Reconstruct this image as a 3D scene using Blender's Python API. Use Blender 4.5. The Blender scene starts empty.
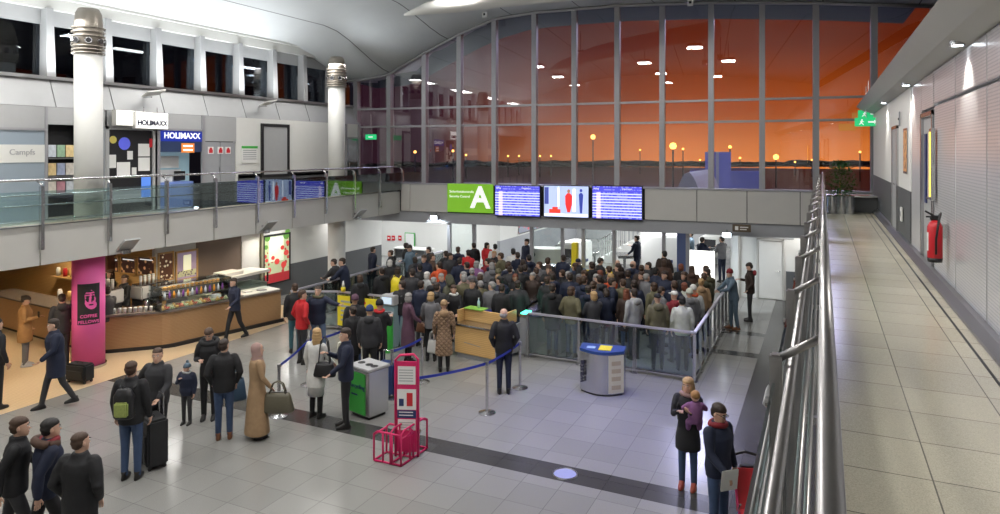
import bpy, bmesh, math, random
from mathutils import Vector, Matrix
random.seed(7)
C = bpy.context.scene
COL = C.collection
R = math.radians
# ------------------------------------------------------------------ camera
YAW = 25.4; EYE = 5.1; FPX = 679.0; HZ = 151.0
cy_, sy_ = math.cos(R(YAW)), math.sin(R(YAW))
cam = bpy.data.objects.new('camera', bpy.data.cameras.new('camera'))
COL.objects.link(cam)
cam.location = (0, 0, EYE); cam.rotation_euler = (R(90), 0, R(YAW))
cam.data.sensor_width = 36; cam.data.lens = FPX*36/1000
cam.data.shift_y = -(257-HZ)/1000
cam.data.clip_end = 2000; cam.data.clip_start = .05
C.camera = cam
def ray(x): u = (x-500)/FPX; return u*cy_-sy_, cy_+u*sy_      # world X, Y per unit of depth
def G(x, y, z=0.0):                                            # measured spot on the horizontal plane z
    d = (EYE-z)*FPX/(y-HZ); a, b = ray(x)
    return Vector((a*d, b*d, z))
def WX(x, y, X):                                               # measured spot on a wall of constant X
    a, b = ray(x); d = X/a
    return Vector((X, b*d, EYE-(y-HZ)*d/FPX))
def WY(x, y, Y):
    a, b = ray(x); d = Y/b
    return Vector((a*d, Y, EYE-(y-HZ)*d/FPX))
FD = 25.3
FO = Vector((-sy_*FD, cy_*FD)); FT = Vector((.99735, .0727)); FN = Vector((.0727, -.99735))   # glazed end wall: origin, direction, normal to the hall
def F(s, z=0, off=0): p = FO+FT*s+FN*off; return Vector((p.x, p.y, z))
def fs(x): u = (x-500)/FPX; return FD*u/(.932+.362*u)
def fz(x, y): s = fs(x)/FD; return EYE-(y-HZ)*FD*(1-.362*s)/FPX
FANG = math.atan2(.0727, .99735)

# ------------------------------------------------------------------ materials
def mat(name, col, rough=.6, metal=0, noise=0, nscale=30, bump=0, emit=None, estr=0, coat=0, sheen=0):
    m = bpy.data.materials.new(name); m.use_nodes = True
    nt = m.node_tree; b = nt.nodes['Principled BSDF']
    b.inputs['Roughness'].default_value = rough; b.inputs['Metallic'].default_value = metal
    if coat: b.inputs['Coat Weight'].default_value = coat
    if sheen: b.inputs['Sheen Weight'].default_value = sheen
    c = (*col, 1)
    tc = nt.nodes.new('ShaderNodeTexCoord'); nz = nt.nodes.new('ShaderNodeTexNoise')
    nz.inputs['Scale'].default_value = nscale; nz.inputs['Detail'].default_value = 3
    nt.links.new(tc.outputs['Object'], nz.inputs['Vector'])
    mx = nt.nodes.new('ShaderNodeMix'); mx.data_type = 'RGBA'
    mx.inputs[6].default_value = tuple(max(0, v*(1-noise)) for v in col)+(1,)
    mx.inputs[7].default_value = tuple(min(1, v*(1+noise)) for v in col)+(1,)
    nt.links.new(nz.outputs['Fac'], mx.inputs[0]); nt.links.new(mx.outputs[2], b.inputs['Base Color'])
    if bump:
        bp = nt.nodes.new('ShaderNodeBump'); bp.inputs['Strength'].default_value = bump; bp.inputs['Distance'].default_value = .01
        nt.links.new(nz.outputs['Fac'], bp.inputs['Height']); nt.links.new(bp.outputs[0], b.inputs['Normal'])
    if estr:
        b.inputs['Emission Color'].default_value = (*(emit or col), 1); b.inputs['Emission Strength'].default_value = estr
    return m
def N(nt, t, **k):
    n = nt.nodes.new(t)
    for a, v in k.items(): setattr(n, a, v)
    return n
def mathn(nt, op, a, b=None, c=None):
    n = N(nt, 'ShaderNodeMath', operation=op)
    for i, v in enumerate((a, b, c)):
        if v is None: continue
        if isinstance(v, (int, float)): n.inputs[i].default_value = v
        else: nt.links.new(v, n.inputs[i])
    return n.outputs[0]
def mixc(nt, f, a, b):
    n = N(nt, 'ShaderNodeMix', data_type='RGBA')
    nt.links.new(f, n.inputs[0]) if not isinstance(f, (int, float)) else setattr(n.inputs[0], 'default_value', f)
    for i, v in ((6, a), (7, b)):
        if isinstance(v, tuple): n.inputs[i].default_value = (*v, 1)
        else: nt.links.new(v, n.inputs[i])
    return n.outputs[2]
def glass(name, tint=(.93, .97, .96), refl=1.0, rough=0.0):
    m = bpy.data.materials.new(name); m.use_nodes = True; nt = m.node_tree; nt.nodes.clear()
    o = N(nt, 'ShaderNodeOutputMaterial'); mx = N(nt, 'ShaderNodeMixShader'); tr = N(nt, 'ShaderNodeBsdfTransparent'); gl = N(nt, 'ShaderNodeBsdfGlossy')
    fr = N(nt, 'ShaderNodeFresnel'); fr.inputs['IOR'].default_value = 1.5
    tr.inputs[0].default_value = (*tint, 1); gl.inputs[0].default_value = (.95, .97, 1, 1); gl.inputs['Roughness'].default_value = rough
    f = mathn(nt, 'MULTIPLY', fr.outputs[0], refl); f = mathn(nt, 'MINIMUM', f, .95)
    nt.links.new(f, mx.inputs[0]); nt.links.new(tr.outputs[0], mx.inputs[1]); nt.links.new(gl.outputs[0], mx.inputs[2]); nt.links.new(mx.outputs[0], o.inputs[0])
    return m
def tiles(name, c1, c2, grout, w, h, rough, offset=0, mort=.004, bands=()):
    """square stone tiles; bands = rectangles (x0,x1,y0,y1) laid in a darker stone"""
    m = bpy.data.materials.new(name); m.use_nodes = True; nt = m.node_tree; b = nt.nodes['Principled BSDF']
    g = N(nt, 'ShaderNodeNewGeometry'); br = N(nt, 'ShaderNodeTexBrick'); br.offset = offset; br.squash = 1
    br.inputs['Scale'].default_value = 1; br.inputs['Brick Width'].default_value = w; br.inputs['Row Height'].default_value = h
    br.inputs['Mortar Size'].default_value = mort; br.inputs['Mortar Smooth'].default_value = .1
    br.inputs['Color1'].default_value = (*c1, 1); br.inputs['Color2'].default_value = (*c2, 1); br.inputs['Mortar'].default_value = (*grout, 1)
    nt.links.new(g.outputs['Position'], br.inputs['Vector'])
    nz = N(nt, 'ShaderNodeTexNoise'); nz.inputs['Scale'].default_value = 170; nz.inputs['Detail'].default_value = 3
    nt.links.new(g.outputs['Position'], nz.inputs['Vector'])
    sp = mathn(nt, 'MULTIPLY_ADD', nz.outputs['Fac'], .9, .55)
    sc = N(nt, 'ShaderNodeVectorMath', operation='SCALE')
    nt.links.new(br.outputs['Color'], sc.inputs[0]); nt.links.new(sp, sc.inputs['Scale'])
    out = sc.outputs[0]
    if bands:
        sx = N(nt, 'ShaderNodeSeparateXYZ'); nt.links.new(g.outputs['Position'], sx.inputs[0])
        tot = None
        for (x0, x1, y0, y1) in bands:
            a = mathn(nt, 'MULTIPLY', mathn(nt, 'GREATER_THAN', sx.outputs[0], x0), mathn(nt, 'LESS_THAN', sx.outputs[0], x1))
            a2 = mathn(nt, 'MULTIPLY', mathn(nt, 'GREATER_THAN', sx.outputs[1], y0), mathn(nt, 'LESS_THAN', sx.outputs[1], y1))
            a = mathn(nt, 'MULTIPLY', a, a2)
            tot = a if tot is None else mathn(nt, 'MAXIMUM', tot, a)
        dk = N(nt, 'ShaderNodeVectorMath', operation='SCALE'); nt.links.new(out, dk.inputs[0]); dk.inputs['Scale'].default_value = .22
        out = mixc(nt, tot, out, dk.outputs[0])
    nt.links.new(out, b.inputs['Base Color'])
    n2 = N(nt, 'ShaderNodeTexNoise'); n2.inputs['Scale'].default_value = .8; nt.links.new(g.outputs['Position'], n2.inputs['Vector'])
    nt.links.new(mathn(nt, 'MULTIPLY_ADD', n2.outputs['Fac'], .12, rough-.06), b.inputs['Roughness'])
    return m
def wood(name, c1, c2, axis='Z', scale=14, rough=.45):
    m = bpy.data.materials.new(name); m.use_nodes = True; nt = m.node_tree; b = nt.nodes['Principled BSDF']
    g = N(nt, 'ShaderNodeNewGeometry'); w = N(nt, 'ShaderNodeTexWave', wave_type='BANDS', bands_direction=axis)
    w.inputs['Scale'].default_value = scale; w.inputs['Distortion'].default_value = 3; w.inputs['Detail'].default_value = 3
    nt.links.new(g.outputs['Position'], w.inputs['Vector'])
    nt.links.new(mixc(nt, w.outputs['Fac'], c1, c2), b.inputs['Base Color']); b.inputs['Roughness'].default_value = rough
    return m
M = {}
M['floor'] = tiles('granite_floor', (.27, .268, .255), (.235, .233, .222), (.13, .13, .125), .6, .6, .2, bands=[(-14.36, -1.44, 9.88, 10.4), (-1.44, 1.6, -4, 40), (-4.0, -1.4, 17.8, 18.2), (-4.0, -1.4, 19.9, 20.3), (-14.62, -14.36, -4, 30)])
M['walkfloor'] = tiles('walkway_granite', (.56, .52, .41), (.49, .455, .36), (.14, .13, .11), .5, .5, .22)
M['woodfloor'] = wood('wood_floor', (.50, .37, .22), (.60, .46, .29), 'Y', 6, .35)
M['cafe_wood'] = wood('light_walnut', (.30, .17, .08), (.40, .24, .12), 'Z', 9, .4)
M['oak'] = wood('oak', (.60, .36, .13), (.72, .46, .19), 'Z', 7, .4)
M['white'] = mat('white_paint', (.74, .74, .71), .5, noise=.03, nscale=4)
M['fascia'] = mat('fascia_panel', (.53, .52, .49), .38, noise=.03, nscale=3)
M['grey'] = mat('grey_paint', (.33, .34, .36), .5, noise=.04, nscale=5)
M['lgrey'] = mat('light_grey_paint', (.40, .405, .41), .45, noise=.04, nscale=5)
M['dado'] = mat('dark_grey_dado', (.10, .105, .11), .5, noise=.05, nscale=6)
M['dark'] = mat('dark_gap', (.015, .015, .017), .6)
M['mull'] = mat('mullion_aluminium', (.36, .36, .38), .4, .35, noise=.03)
M['steel'] = mat('brushed_steel', (.60, .60, .61), .25, 1, noise=.06, nscale=60)
M['steel_rail'] = mat('satin_rail_steel', (.34, .33, .33), .34, 1, noise=.05, nscale=60)
M['steel_dark'] = mat('dark_steel', (.30, .30, .31), .35, .9, noise=.06, nscale=60)
M['capital'] = mat('capital_metal', (.30, .27, .23), .45, .5, noise=.1)
M['glass'] = glass('clear_glass', (.90, .96, .95), 1.3)
M['railglass'] = glass('rail_glass', (.80, .90, .89), 2.6)
M['winglass'] = glass('window_glass', (.78, .75, .76), 3.6)
M['clerglass'] = glass('clerestory_glass', (.45, .5, .55), .8)
M['black'] = mat('black_plastic', (.012, .012, .014), .45, noise=.1)
M['red'] = mat('red_paint', (.55, .02, .03), .35)
M['green'] = mat('green_sign', (.22, .52, .03), .5, estr=.35, emit=(.25, .60, .03))
M['green_bin'] = mat('green_plastic', (.05, .42, .06), .4)
M['lime'] = mat('lime_plastic', (.25, .50, .08), .4)
M['yellow'] = mat('yellow_paint', (.80, .66, .03), .45, noise=.04)
M['belt'] = mat('blue_belt', (.02, .04, .36), .6)
M['navy'] = mat('navy_panel', (.02, .04, .14), .45)
M['pink'] = mat('pink_wrap', (.86, .13, .42), .5, noise=.05, nscale=3)
M['magenta'] = mat('magenta_metal', (.62, .015, .12), .4)
M['text_white'] = mat('white_lettering', (.9, .9, .9), .5, estr=.6, emit=(1, 1, 1))
M['text_dark'] = mat('dark_lettering', (.02, .02, .05), .5)
M['lightbox'] = mat('lit_sign_box', (.9, .9, .88), .5, estr=1.6, emit=(1, .98, .93))
M['holi_blue'] = mat('shop_blue', (.01, .03, .30), .4, estr=.25, emit=(.01, .04, .6))
M['lamp'] = mat('lamp_lens', (1, 1, 1), .3, estr=14, emit=(.85, .93, 1))
M['warm_lamp'] = mat('warm_lamp_lens', (1, 1, 1), .3, estr=9, emit=(1, .8, .5))
M['panel_lamp'] = mat('panel_lamp', (1, 1, 1), .3, estr=6, emit=(.95, .98, 1))
M['exit_green'] = mat('exit_green', (.02, .30, .10), .4, estr=.6, emit=(.03, .8, .28))
M['paper'] = mat('paper', (.80, .80, .78), .7, noise=.03)
M['leaf'] = mat('leaf', (.02, .10, .025), .45, noise=.5, nscale=40)
M['teal_lamp'] = mat('teal_gate_lamp', (.1, .9, .6), .4, estr=6, emit=(.05, .9, .5))
M['ext_ground'] = mat('apron_asphalt', (.12, .12, .24), .35, noise=.3, nscale=.2)
M['ext_blue'] = mat('blue_cladding', (.14, .16, .50), .5, noise=.15, nscale=.5)
M['ext_dark'] = mat('dark_treeline', (.015, .018, .03), .8, noise=.3, nscale=.2)
M['ext_white'] = mat('pale_hangar', (.35, .36, .38), .5, noise=.1, nscale=.5)
M['sodium'] = mat('sodium_lamp', (1, .6, .2), .4, estr=5, emit=(1, .50, .10))
M['wheel'] = mat('rubber', (.02, .02, .02), .7)
M['ceil'] = mat('ceiling_metal', (.66, .68, .69), .6, 0, noise=.05, nscale=1.5)
def ceiling_mat():
    m = M['ceil']; nt = m.node_tree; b = nt.nodes['Principled BSDF']
    g = N(nt, 'ShaderNodeNewGeometry'); sx = N(nt, 'ShaderNodeSeparateXYZ'); nt.links.new(g.outputs['Position'], sx.inputs[0])
    a = mathn(nt, 'FRACT', mathn(nt, 'MULTIPLY', sx.outputs[0], 1/2.6)); line = mathn(nt, 'LESS_THAN', a, .014)
    src = b.inputs['Base Color'].links[0].from_socket
    nt.links.new(mixc(nt, line, src, (.16, .16, .17)), b.inputs['Base Color'])
    n2 = N(nt, 'ShaderNodeTexNoise'); n2.inputs['Scale'].default_value = 9
    mp = N(nt, 'ShaderNodeMapping'); mp.inputs['Scale'].default_value = (1, .12, 1); nt.links.new(g.outputs['Position'], mp.inputs[0]); nt.links.new(mp.outputs[0], n2.inputs['Vector'])
    bp = N(nt, 'ShaderNodeBump'); bp.inputs['Strength'].default_value = .35; bp.inputs['Distance'].default_value = .02
    nt.links.new(n2.outputs['Fac'], bp.inputs['Height']); nt.links.new(bp.outputs[0], b.inputs['Normal'])
ceiling_mat()
def perf_mat():
    m = bpy.data.materials.new('perforated_steel'); m.use_nodes = True; nt = m.node_tree; b = nt.nodes['Principled BSDF']
    g = N(nt, 'ShaderNodeNewGeometry'); sx = N(nt, 'ShaderNodeSeparateXYZ'); nt.links.new(g.outputs['Position'], sx.inputs[0])
    def dot(o): return mathn(nt, 'POWER', mathn(nt, 'SUBTRACT', mathn(nt, 'FRACT', mathn(nt, 'MULTIPLY', o, 1/.032)), .5), 2)
    d = mathn(nt, 'ADD', dot(sx.outputs[1]), dot(sx.outputs[2])); hole = mathn(nt, 'LESS_THAN', d, .055)
    nt.links.new(mixc(nt, hole, (.66, .66, .68), (.44, .44, .46)), b.inputs['Base Color'])
    b.inputs['Metallic'].default_value = .25; b.inputs['Roughness'].default_value = .25
    return m
M['perf'] = perf_mat()
def board_mat(seed, photo=False):
    """lit flight board: pale rows of characters on blue"""
    m = bpy.data.materials.new('flight_board'); m.use_nodes = True; nt = m.node_tree; b = nt.nodes['Principled BSDF']
    tc = N(nt, 'ShaderNodeTexCoord'); sx = N(nt, 'ShaderNodeSeparateXYZ'); nt.links.new(tc.outputs['Generated'], sx.inputs[0])
    u, v = sx.outputs[0], sx.outputs[2]
    rows = mathn(nt, 'MULTIPLY', v, 11.5); fr = mathn(nt, 'FRACT', rows); rid = mathn(nt, 'FLOOR', rows)
    stripe = mathn(nt, 'GREATER_THAN', fr, .62)
    body = mathn(nt, 'LESS_THAN', v, .82)
    cols = mathn(nt, 'FLOOR', mathn(nt, 'MULTIPLY', u, 46))
    wn = N(nt, 'ShaderNodeTexWhiteNoise', noise_dimensions='3D'); cb = N(nt, 'ShaderNodeCombineXYZ')
    nt.links.new(cols, cb.inputs[0]); nt.links.new(rid, cb.inputs[1]); cb.inputs[2].default_value = seed; nt.links.new(cb.outputs[0], wn.inputs[0])
    ch = mathn(nt, 'GREATER_THAN', wn.outputs['Value'], .45)
    inrow = mathn(nt, 'MULTIPLY', mathn(nt, 'GREATER_THAN', fr, .12), mathn(nt, 'LESS_THAN', fr, .48))
    txt = mathn(nt, 'MULTIPLY', ch, inrow)
    c = mixc(nt, mathn(nt, 'MULTIPLY', stripe, body), (.07, .07, .60), (.62, .66, 1))
    c = mixc(nt, mathn(nt, 'MULTIPLY', txt, .22), c, (.85, .9, 1))
    pinkz = mathn(nt, 'MULTIPLY', mathn(nt, 'GREATER_THAN', u, .08), mathn(nt, 'LESS_THAN', u, .17))
    c = mixc(nt, mathn(nt, 'MULTIPLY', mathn(nt, 'MULTIPLY', pinkz, body), .55), c, (1, .8, 1))
    nt.links.new(c, b.inputs['Emission Color']); b.inputs['Emission Strength'].default_value = 1.5
    b.inputs['Base Color'].default_value = (.01, .01, .03, 1); b.inputs['Roughness'].default_value = .2
    return m
def food_mat(name, base, spots, scale=60):
    m = bpy.data.materials.new(name); m.use_nodes = True; nt = m.node_tree; b = nt.nodes['Principled BSDF']
    tc = N(nt, 'ShaderNodeTexCoord'); vo = N(nt, 'ShaderNodeTexVoronoi'); vo.inputs['Scale'].default_value = scale; nt.links.new(tc.outputs['Object'], vo.inputs[0])
    f = mathn(nt, 'LESS_THAN', vo.outputs['Distance'], .33)
    nt.links.new(mixc(nt, f, base, spots), b.inputs['Base Color'])
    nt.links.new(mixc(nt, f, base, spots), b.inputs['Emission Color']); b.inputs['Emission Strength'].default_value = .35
    return m
def plain(name, col, rough=.75, noise=.12, nscale=25, bump=.2): return mat(name, col, rough, noise=noise, nscale=nscale, bump=bump)

# ------------------------------------------------------------------ mesh collecting
class S:
    def __init__(s): s.v = []; s.f = []; s.m = []
    def add(s, vs, fs_, mi=0):
        o = len(s.v); s.v += [tuple(v) for v in vs]; s.f += [tuple(i+o for i in f) for f in fs_]; s.m += [mi]*len(fs_); return s
    def box(s, x0, x1, y0, y1, z0, z1, mi=0, T=None):
        vs = [Vector((x, y, z)) for z in (z0, z1) for y in (y0, y1) for x in (x0, x1)]
        if T is not None: vs = [T @ v for v in vs]
        return s.add(vs, [(0, 2, 3, 1), (4, 5, 7, 6), (0, 1, 5, 4), (2, 6, 7, 3), (0, 4, 6, 2), (1, 3, 7, 5)], mi)
    def bbox(s, x0, x1, y0, y1, z0, z1, b=.01, mi=0):
        """box with chamfered edges"""
        bm = bmesh.new(); bmesh.ops.create_cube(bm, size=1)
        for v in bm.verts: v.co = Vector(((x0+x1)/2+v.co.x*(x1-x0), (y0+y1)/2+v.co.y*(y1-y0), (z0+z1)/2+v.co.z*(z1-z0)))
        bmesh.ops.bevel(bm, geom=bm.edges[:], offset=b, segments=2, affect='EDGES')
        bm.verts.index_update(); s.add([v.co[:] for v in bm.verts], [[v.index for v in f.verts] for f in bm.faces], mi); bm.free(); return s
    def tube(s, pts, rad, n=10, mi=0, cap=True):
        pts = [Vector(p) for p in pts]; rad = rad if isinstance(rad, (list, tuple)) else [rad]*len(pts)
        vs = []; fc = []; prev = None
        for i, p in enumerate(pts):
            t = (pts[min(i+1, len(pts)-1)]-pts[max(i-1, 0)]).normalized()
            if prev is None:
                a = t.orthogonal().normalized()
                if abs(t.z) < .9: a = t.cross(Vector((0, 0, 1))).normalized()
            else:
                a = (prev-t*prev.dot(t)).normalized()
            prev = a; b = t.cross(a)
            for k in range(n):
                w = 2*math.pi*k/n; vs.append(p+(a*math.cos(w)+b*math.sin(w))*rad[i])
        for i in range(len(pts)-1):
            for k in range(n): fc.append((i*n+k, i*n+(k+1) % n, (i+1)*n+(k+1) % n, (i+1)*n+k))
        if cap: fc.append(tuple(range(n))[::-1]); fc.append(tuple(range((len(pts)-1)*n, len(pts)*n)))
        return s.add(vs, fc, mi)
    def loft(s, rings, n=20, mi=0, cap=True, pw=2.0):
        """rings: (cx,cy,cz,rx,ry) horizontal superellipses"""
        vs = []; fc = []
        for (cx, cy, cz, rx, ry) in rings:
            for k in range(n):
                w = 2*math.pi*k/n; c, q = math.cos(w), math.sin(w)
                vs.append((cx+rx*math.copysign(abs(c)**(2/pw), c), cy+ry*math.copysign(abs(q)**(2/pw), q), cz))
        for i in range(len(rings)-1):
            for k in range(n): fc.append((i*n+k, i*n+(k+1) % n, (i+1)*n+(k+1) % n, (i+1)*n+k))
        if cap: fc.append(tuple(range(n))[::-1]); fc.append(tuple(range((len(rings)-1)*n, len(rings)*n)))
        return s.add(vs, fc, mi)
    def ell(s, c, r, n=14, mi=0, T=None):
        c = Vector(c); r = (r,)*3 if isinstance(r, (int, float)) else r
        h = max(4, n//2); vs = [Vector((0, 0, -1))]; fc = []
        for i in range(1, h):
            a = math.pi*i/h-math.pi/2
            for k in range(n): w = 2*math.pi*k/n; vs.append(Vector((math.cos(a)*math.cos(w), math.cos(a)*math.sin(w), math.sin(a))))
        vs.append(Vector((0, 0, 1)))
        vs = [Vector((v.x*r[0], v.y*r[1], v.z*r[2])) for v in vs]
        if T is not None: vs = [T @ v for v in vs]
        vs = [v+c for v in vs]
        for k in range(n): fc.append((0, 1+(k+1) % n, 1+k)); fc.append((len(vs)-1, 1+(h-2)*n+k, 1+(h-2)*n+(k+1) % n))
        for i in range(h-2):
            for k in range(n): fc.append((1+i*n+k, 1+i*n+(k+1) % n, 1+(i+1)*n+(k+1) % n, 1+(i+1)*n+k))
        return s.add(vs, fc, mi)
    def cyl(s, x, y, z0, z1, r, n=20, mi=0, r2=None): return s.tube([(x, y, z0), (x, y, z1)], [r, r if r2 is None else r2], n, mi)
    def prism(s, poly, z0, z1, mi=0):
        n = len(poly); vs = [(p[0], p[1], z0) for p in poly]+[(p[0], p[1], z1) for p in poly]
        return s.add(vs, [tuple(range(n))[::-1], tuple(range(n, 2*n))]+[(i, (i+1) % n, n+(i+1) % n, n+i) for i in range(n)], mi)
    def sweepY(s, prof, y0, y1, mi=0):
        """profile of (x,z) points swept along Y"""
        n = len(prof); vs = [(p[0], y0, p[1]) for p in prof]+[(p[0], y1, p[1]) for p in prof]
        return s.add(vs, [tuple(range(n)), tuple(range(n, 2*n))[::-1]]+[(i, n+i, n+(i+1) % n, (i+1) % n) for i in range(n)], mi)
    def xf(s, T): s.v = [tuple(T @ Vector(v)) for v in s.v]; return s
    def mesh(s, name, mats, smooth=False):
        me = bpy.data.meshes.new(name); me.from_pydata(s.v, [], s.f)
        for m in mats: me.materials.append(m)
        me.polygons.foreach_set('material_index', s.m)
        if smooth: me.polygons.foreach_set('use_smooth', [True]*len(me.polygons))
        bm = bmesh.new(); bm.from_mesh(me); bmesh.ops.recalc_face_normals(bm, faces=bm.faces[:]); bm.to_mesh(me); bm.free()
        me.update(); return me
    def obj(s, name, m, parent=None, smooth=False, loc=None, rz=0):
        mats = m if isinstance(m, (list, tuple)) else [m]
        mats = [M[q] if isinstance(q, str) else q for q in mats]
        o = bpy.data.objects.new(name, s.mesh(name, mats, smooth)); COL.objects.link(o)
        if parent: o.parent = parent
        if loc is not None: o.location = loc
        o.rotation_euler[2] = rz
        if smooth == 'auto': pass
        return o
def tag(o, label, cat, group=None, kind=None):
    o['label'] = label; o['category'] = cat
    if group: o['group'] = group
    if kind: o['kind'] = kind
    return o
def thing(name, label, cat, loc=(0, 0, 0), rz=0, group=None):
    o = bpy.data.objects.new(name, None); COL.objects.link(o); o.location = loc; o.rotation_euler[2] = rz; o.empty_display_size = .1
    return tag(o, label, cat, group)
def struct(o): o['kind'] = 'structure'; return o
def copy_tree(o, parent=None):
    c = o.copy(); COL.objects.link(c); c.parent = parent
    for ch in list(o.children): copy_tree(ch, c)
    return c
def text(body, size, name, m, parent=None, loc=(0, 0, 0), rot=(R(90), 0, 0), ext=.004, align='CENTER', bold=0, sx=1):
    cu = bpy.data.curves.new(name, 'FONT'); cu.body = body; cu.size = size; cu.extrude = ext; cu.align_x = align; cu.align_y = 'CENTER'; cu.offset = bold
    cu.resolution_u = 3
    t = bpy.data.objects.new(name, cu); COL.objects.link(t)
    dg = bpy.context.evaluated_depsgraph_get(); me = bpy.data.meshes.new_from_object(t.evaluated_get(dg))
    bpy.data.objects.remove(t); me.materials.clear(); me.materials.append(M[m] if isinstance(m, str) else m)
    o = bpy.data.objects.new(name, me); COL.objects.link(o); o.location = loc; o.rotation_euler = rot; o.scale = (sx, 1, 1)
    if parent: o.parent = parent
    return o

# ================================================================== SETTING
XW, XR, XG = -17.0, 1.343, -15.05       # gallery shop wall, walkway wall, gallery edge
WZ = 3.45                               # upper floor level
struct(S().box(-14.36, 1.6, -4, 45, -.2, 0).box(-30, -14.36, 17.2, 45, -.2, 0).obj('floor', 'floor'))
struct(S().box(-30, -14.36, -4, 17.2, -.2, 0).obj('floor_cafe', 'woodfloor'))
# roof
prof = [(-18.2, 8.9, 8.0), (-17.1, 8.95, 7.95), (-15.6, 9.45, 8.15), (-14, 9.9, 8.95), (-12.5, 10.3, 9.6), (-11, 10.55, 10.1), (-9.5, 10.7, 10.2), (-6.5, 10.75, 10.22), (-3.35, 10.55, 10.08), (0, 10.2, 9.8), (3.5, 9.7, 9.4)]
def roofz(X, Y):
    for i in range(len(prof)-1):
        if X <= prof[i+1][0] or i == len(prof)-2:
            t = min(1, max(0, (X-prof[i][0])/(prof[i+1][0]-prof[i][0]))); b = prof[i][1]*(1-t)+prof[i+1][1]*t; f = prof[i][2]*(1-t)+prof[i+1][2]*t; break
    k = min(1, max(0, (Y-18.6)/(22.9-18.6))); k = k*k*(3-2*k)
    return b*(1-k)+f*k
s = S(); xs = [-18.2+i*.62 for i in range(36)]; ys = [-4, 4, 10, 14, 17, 18.6, 19.3, 20, 20.7, 21.4, 22.1, 22.7, 24.2]
vs = []
for th in (0, .3):
    for y in ys:
        for x in xs: vs.append((x, y, roofz(x, y)+th))
nx, ny = len(xs), len(ys); fc = []
for k in (0, 1):
    o = k*nx*ny
    for j in range(ny-1):
        for i in range(nx-1): fc.append((o+j*nx+i, o+j*nx+i+1, o+(j+1)*nx+i+1, o+(j+1)*nx+i))
for i in range(nx-1): fc.append((i, i+1, nx*ny+i+1, nx*ny+i)); a = (ny-1)*nx; fc.append((a+i, a+i+1, nx*ny+a+i+1, nx*ny+a+i))
s.add(vs, fc); struct(s.obj('ceiling', 'ceil', smooth=True))
s = S(); e_ = [fs(345)+i*(13.5-fs(345))/20 for i in range(21)]
def oz(q): p = F(q); return roofz(p.x, p.y)
vs = []
for q in e_:
    for o1, dz in ((-.3, .0), (-2.4, -.15), (-2.4, .2), (-.3, .3)): vs.append(F(q, oz(q)+dz, o1))
fc = []
for i in range(20):
    for k in range(4): fc.append((4*i+k, 4*i+4+k, 4*i+4+(k+1) % 4, 4*i+(k+1) % 4))
struct(s.add(vs, fc).obj('ceiling_outer_overhang', mat('overhang_teal', (.05, .10, .10), .5)))
# shell behind and below
struct(S().box(-30, 3.5, -4.3, -4, 0, 11).obj('wall_back', 'white'))
struct(S().box(1.6, 1.8, -4, 25, 0, 3.1).obj('wall_under_walkway', 'white'))
struct(S().box(-30, -29.8, -4, 14, 0, 3).obj('wall_cafe_far', 'cafe_wood'))
# gallery slab, cafe ceiling
YE = 22.35
struct(S().box(-30, XG-.04, -4, YE, 2.72, WZ).obj('floor_gallery', 'walkfloor'))
struct(S().box(XG-.10, XG-.02, -4, YE, WZ, 3.52).obj('trim_1', 'steel_dark'))
# fascia panels of the gallery edge (each panel a trim of its own)
py = [15.05*(.589+.1013*k) for k in range(-6, 11)]
k0 = 2
for a, b in zip(py[:-1], py[1:]):
    struct(S().bbox(XG-.05, XG, a+.012, b-.012, 2.66, 3.50, .006).obj('trim_%d' % k0, 'fascia')); k0 += 1
struct(S().bbox(XG-.05, XG, -4, py[0]-.012, 2.66, 3.50, .006).obj('trim_%d' % k0, 'fascia')); k0 += 1
# upper left wall: shop wall, bulkhead, clerestory
wy0 = -4
struct(S().box(XW-.12, XW, 21.5, 22.4, WZ, 6.18).box(XW-.12, XW, WX(236, 100, XW).y, WX(330, 100, XW).y, WZ, 6.18).obj('wall_left', 'white'))
s = S(); yy = py[0]-6*1.5246; kk = 0
ws = [py[0]+(i-9)*1.5246 for i in range(0, 26)]
for a, b in zip(ws[:-1], ws[1:]):
    b = min(b, YE+.2)
    if a >= b: continue
    s = S(); s.add([(XW+.0, a+.015, 6.18), (XW+.0, b-.015, 6.18), (XW-.28, b-.015, 6.92), (XW-.28, a+.015, 6.92), (XW-.3, a+.015, 6.18), (XW-.3, b-.015, 6.18), (XW-.4, b-.015, 6.92), (XW-.4, a+.015, 6.92)],
                   [(0, 1, 2, 3), (4, 7, 6, 5), (0, 4, 5, 1), (3, 2, 6, 7), (0, 3, 7, 4), (1, 5, 6, 2)])
    struct(s.obj('wall_left_bulkhead_panel', 'lgrey'))
struct(S().box(XW-.42, XW-.16, -4, YE+.2, 6.86, 6.94).box(XW-.14, XW-.02, -4, YE, 6.12, 6.19).obj('trim_%d' % k0, 'steel_dark')); k0 += 1
struct(S().box(XW-1.2, XW-.3, -4, YE+.2, 8.62, 8.98).box(XW-.36, XW-.20, -4, YE+.2, 8.90, 8.97).obj('wall_left_header', 'white'))
wn = 1
for i, a in enumerate(ws):
    if a > YE-.5: break
    w = struct(bpy.data.objects.new('window_%d' % wn, None)); COL.objects.link(w); w.location = (XW-.3, a, 6.94); wn += 1
    s = S(); s.add([(.10, -.10, 0), (.10, .12, 0), (-.35, .12, 0), (-.35, -.10, 0), (.06, -.09, 1.70), (.06, .08, 1.70), (-.35, .08, 1.7), (-.35, -.09, 1.7)], [(0, 1, 2, 3), (4, 7, 6, 5), (0, 4, 5, 1), (1, 5, 6, 2), (2, 6, 7, 3), (3, 7, 4, 0)])
    s.obj('window_pier', 'lgrey', w)
    S().box(-.22, -.2, .12, 1.43, 0, 1.30).obj('pane', 'clerglass', w)
    S().box(-.25, -.17, .12, 1.43, 1.30, 1.70).obj('blind_box', 'lgrey', w)
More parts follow.
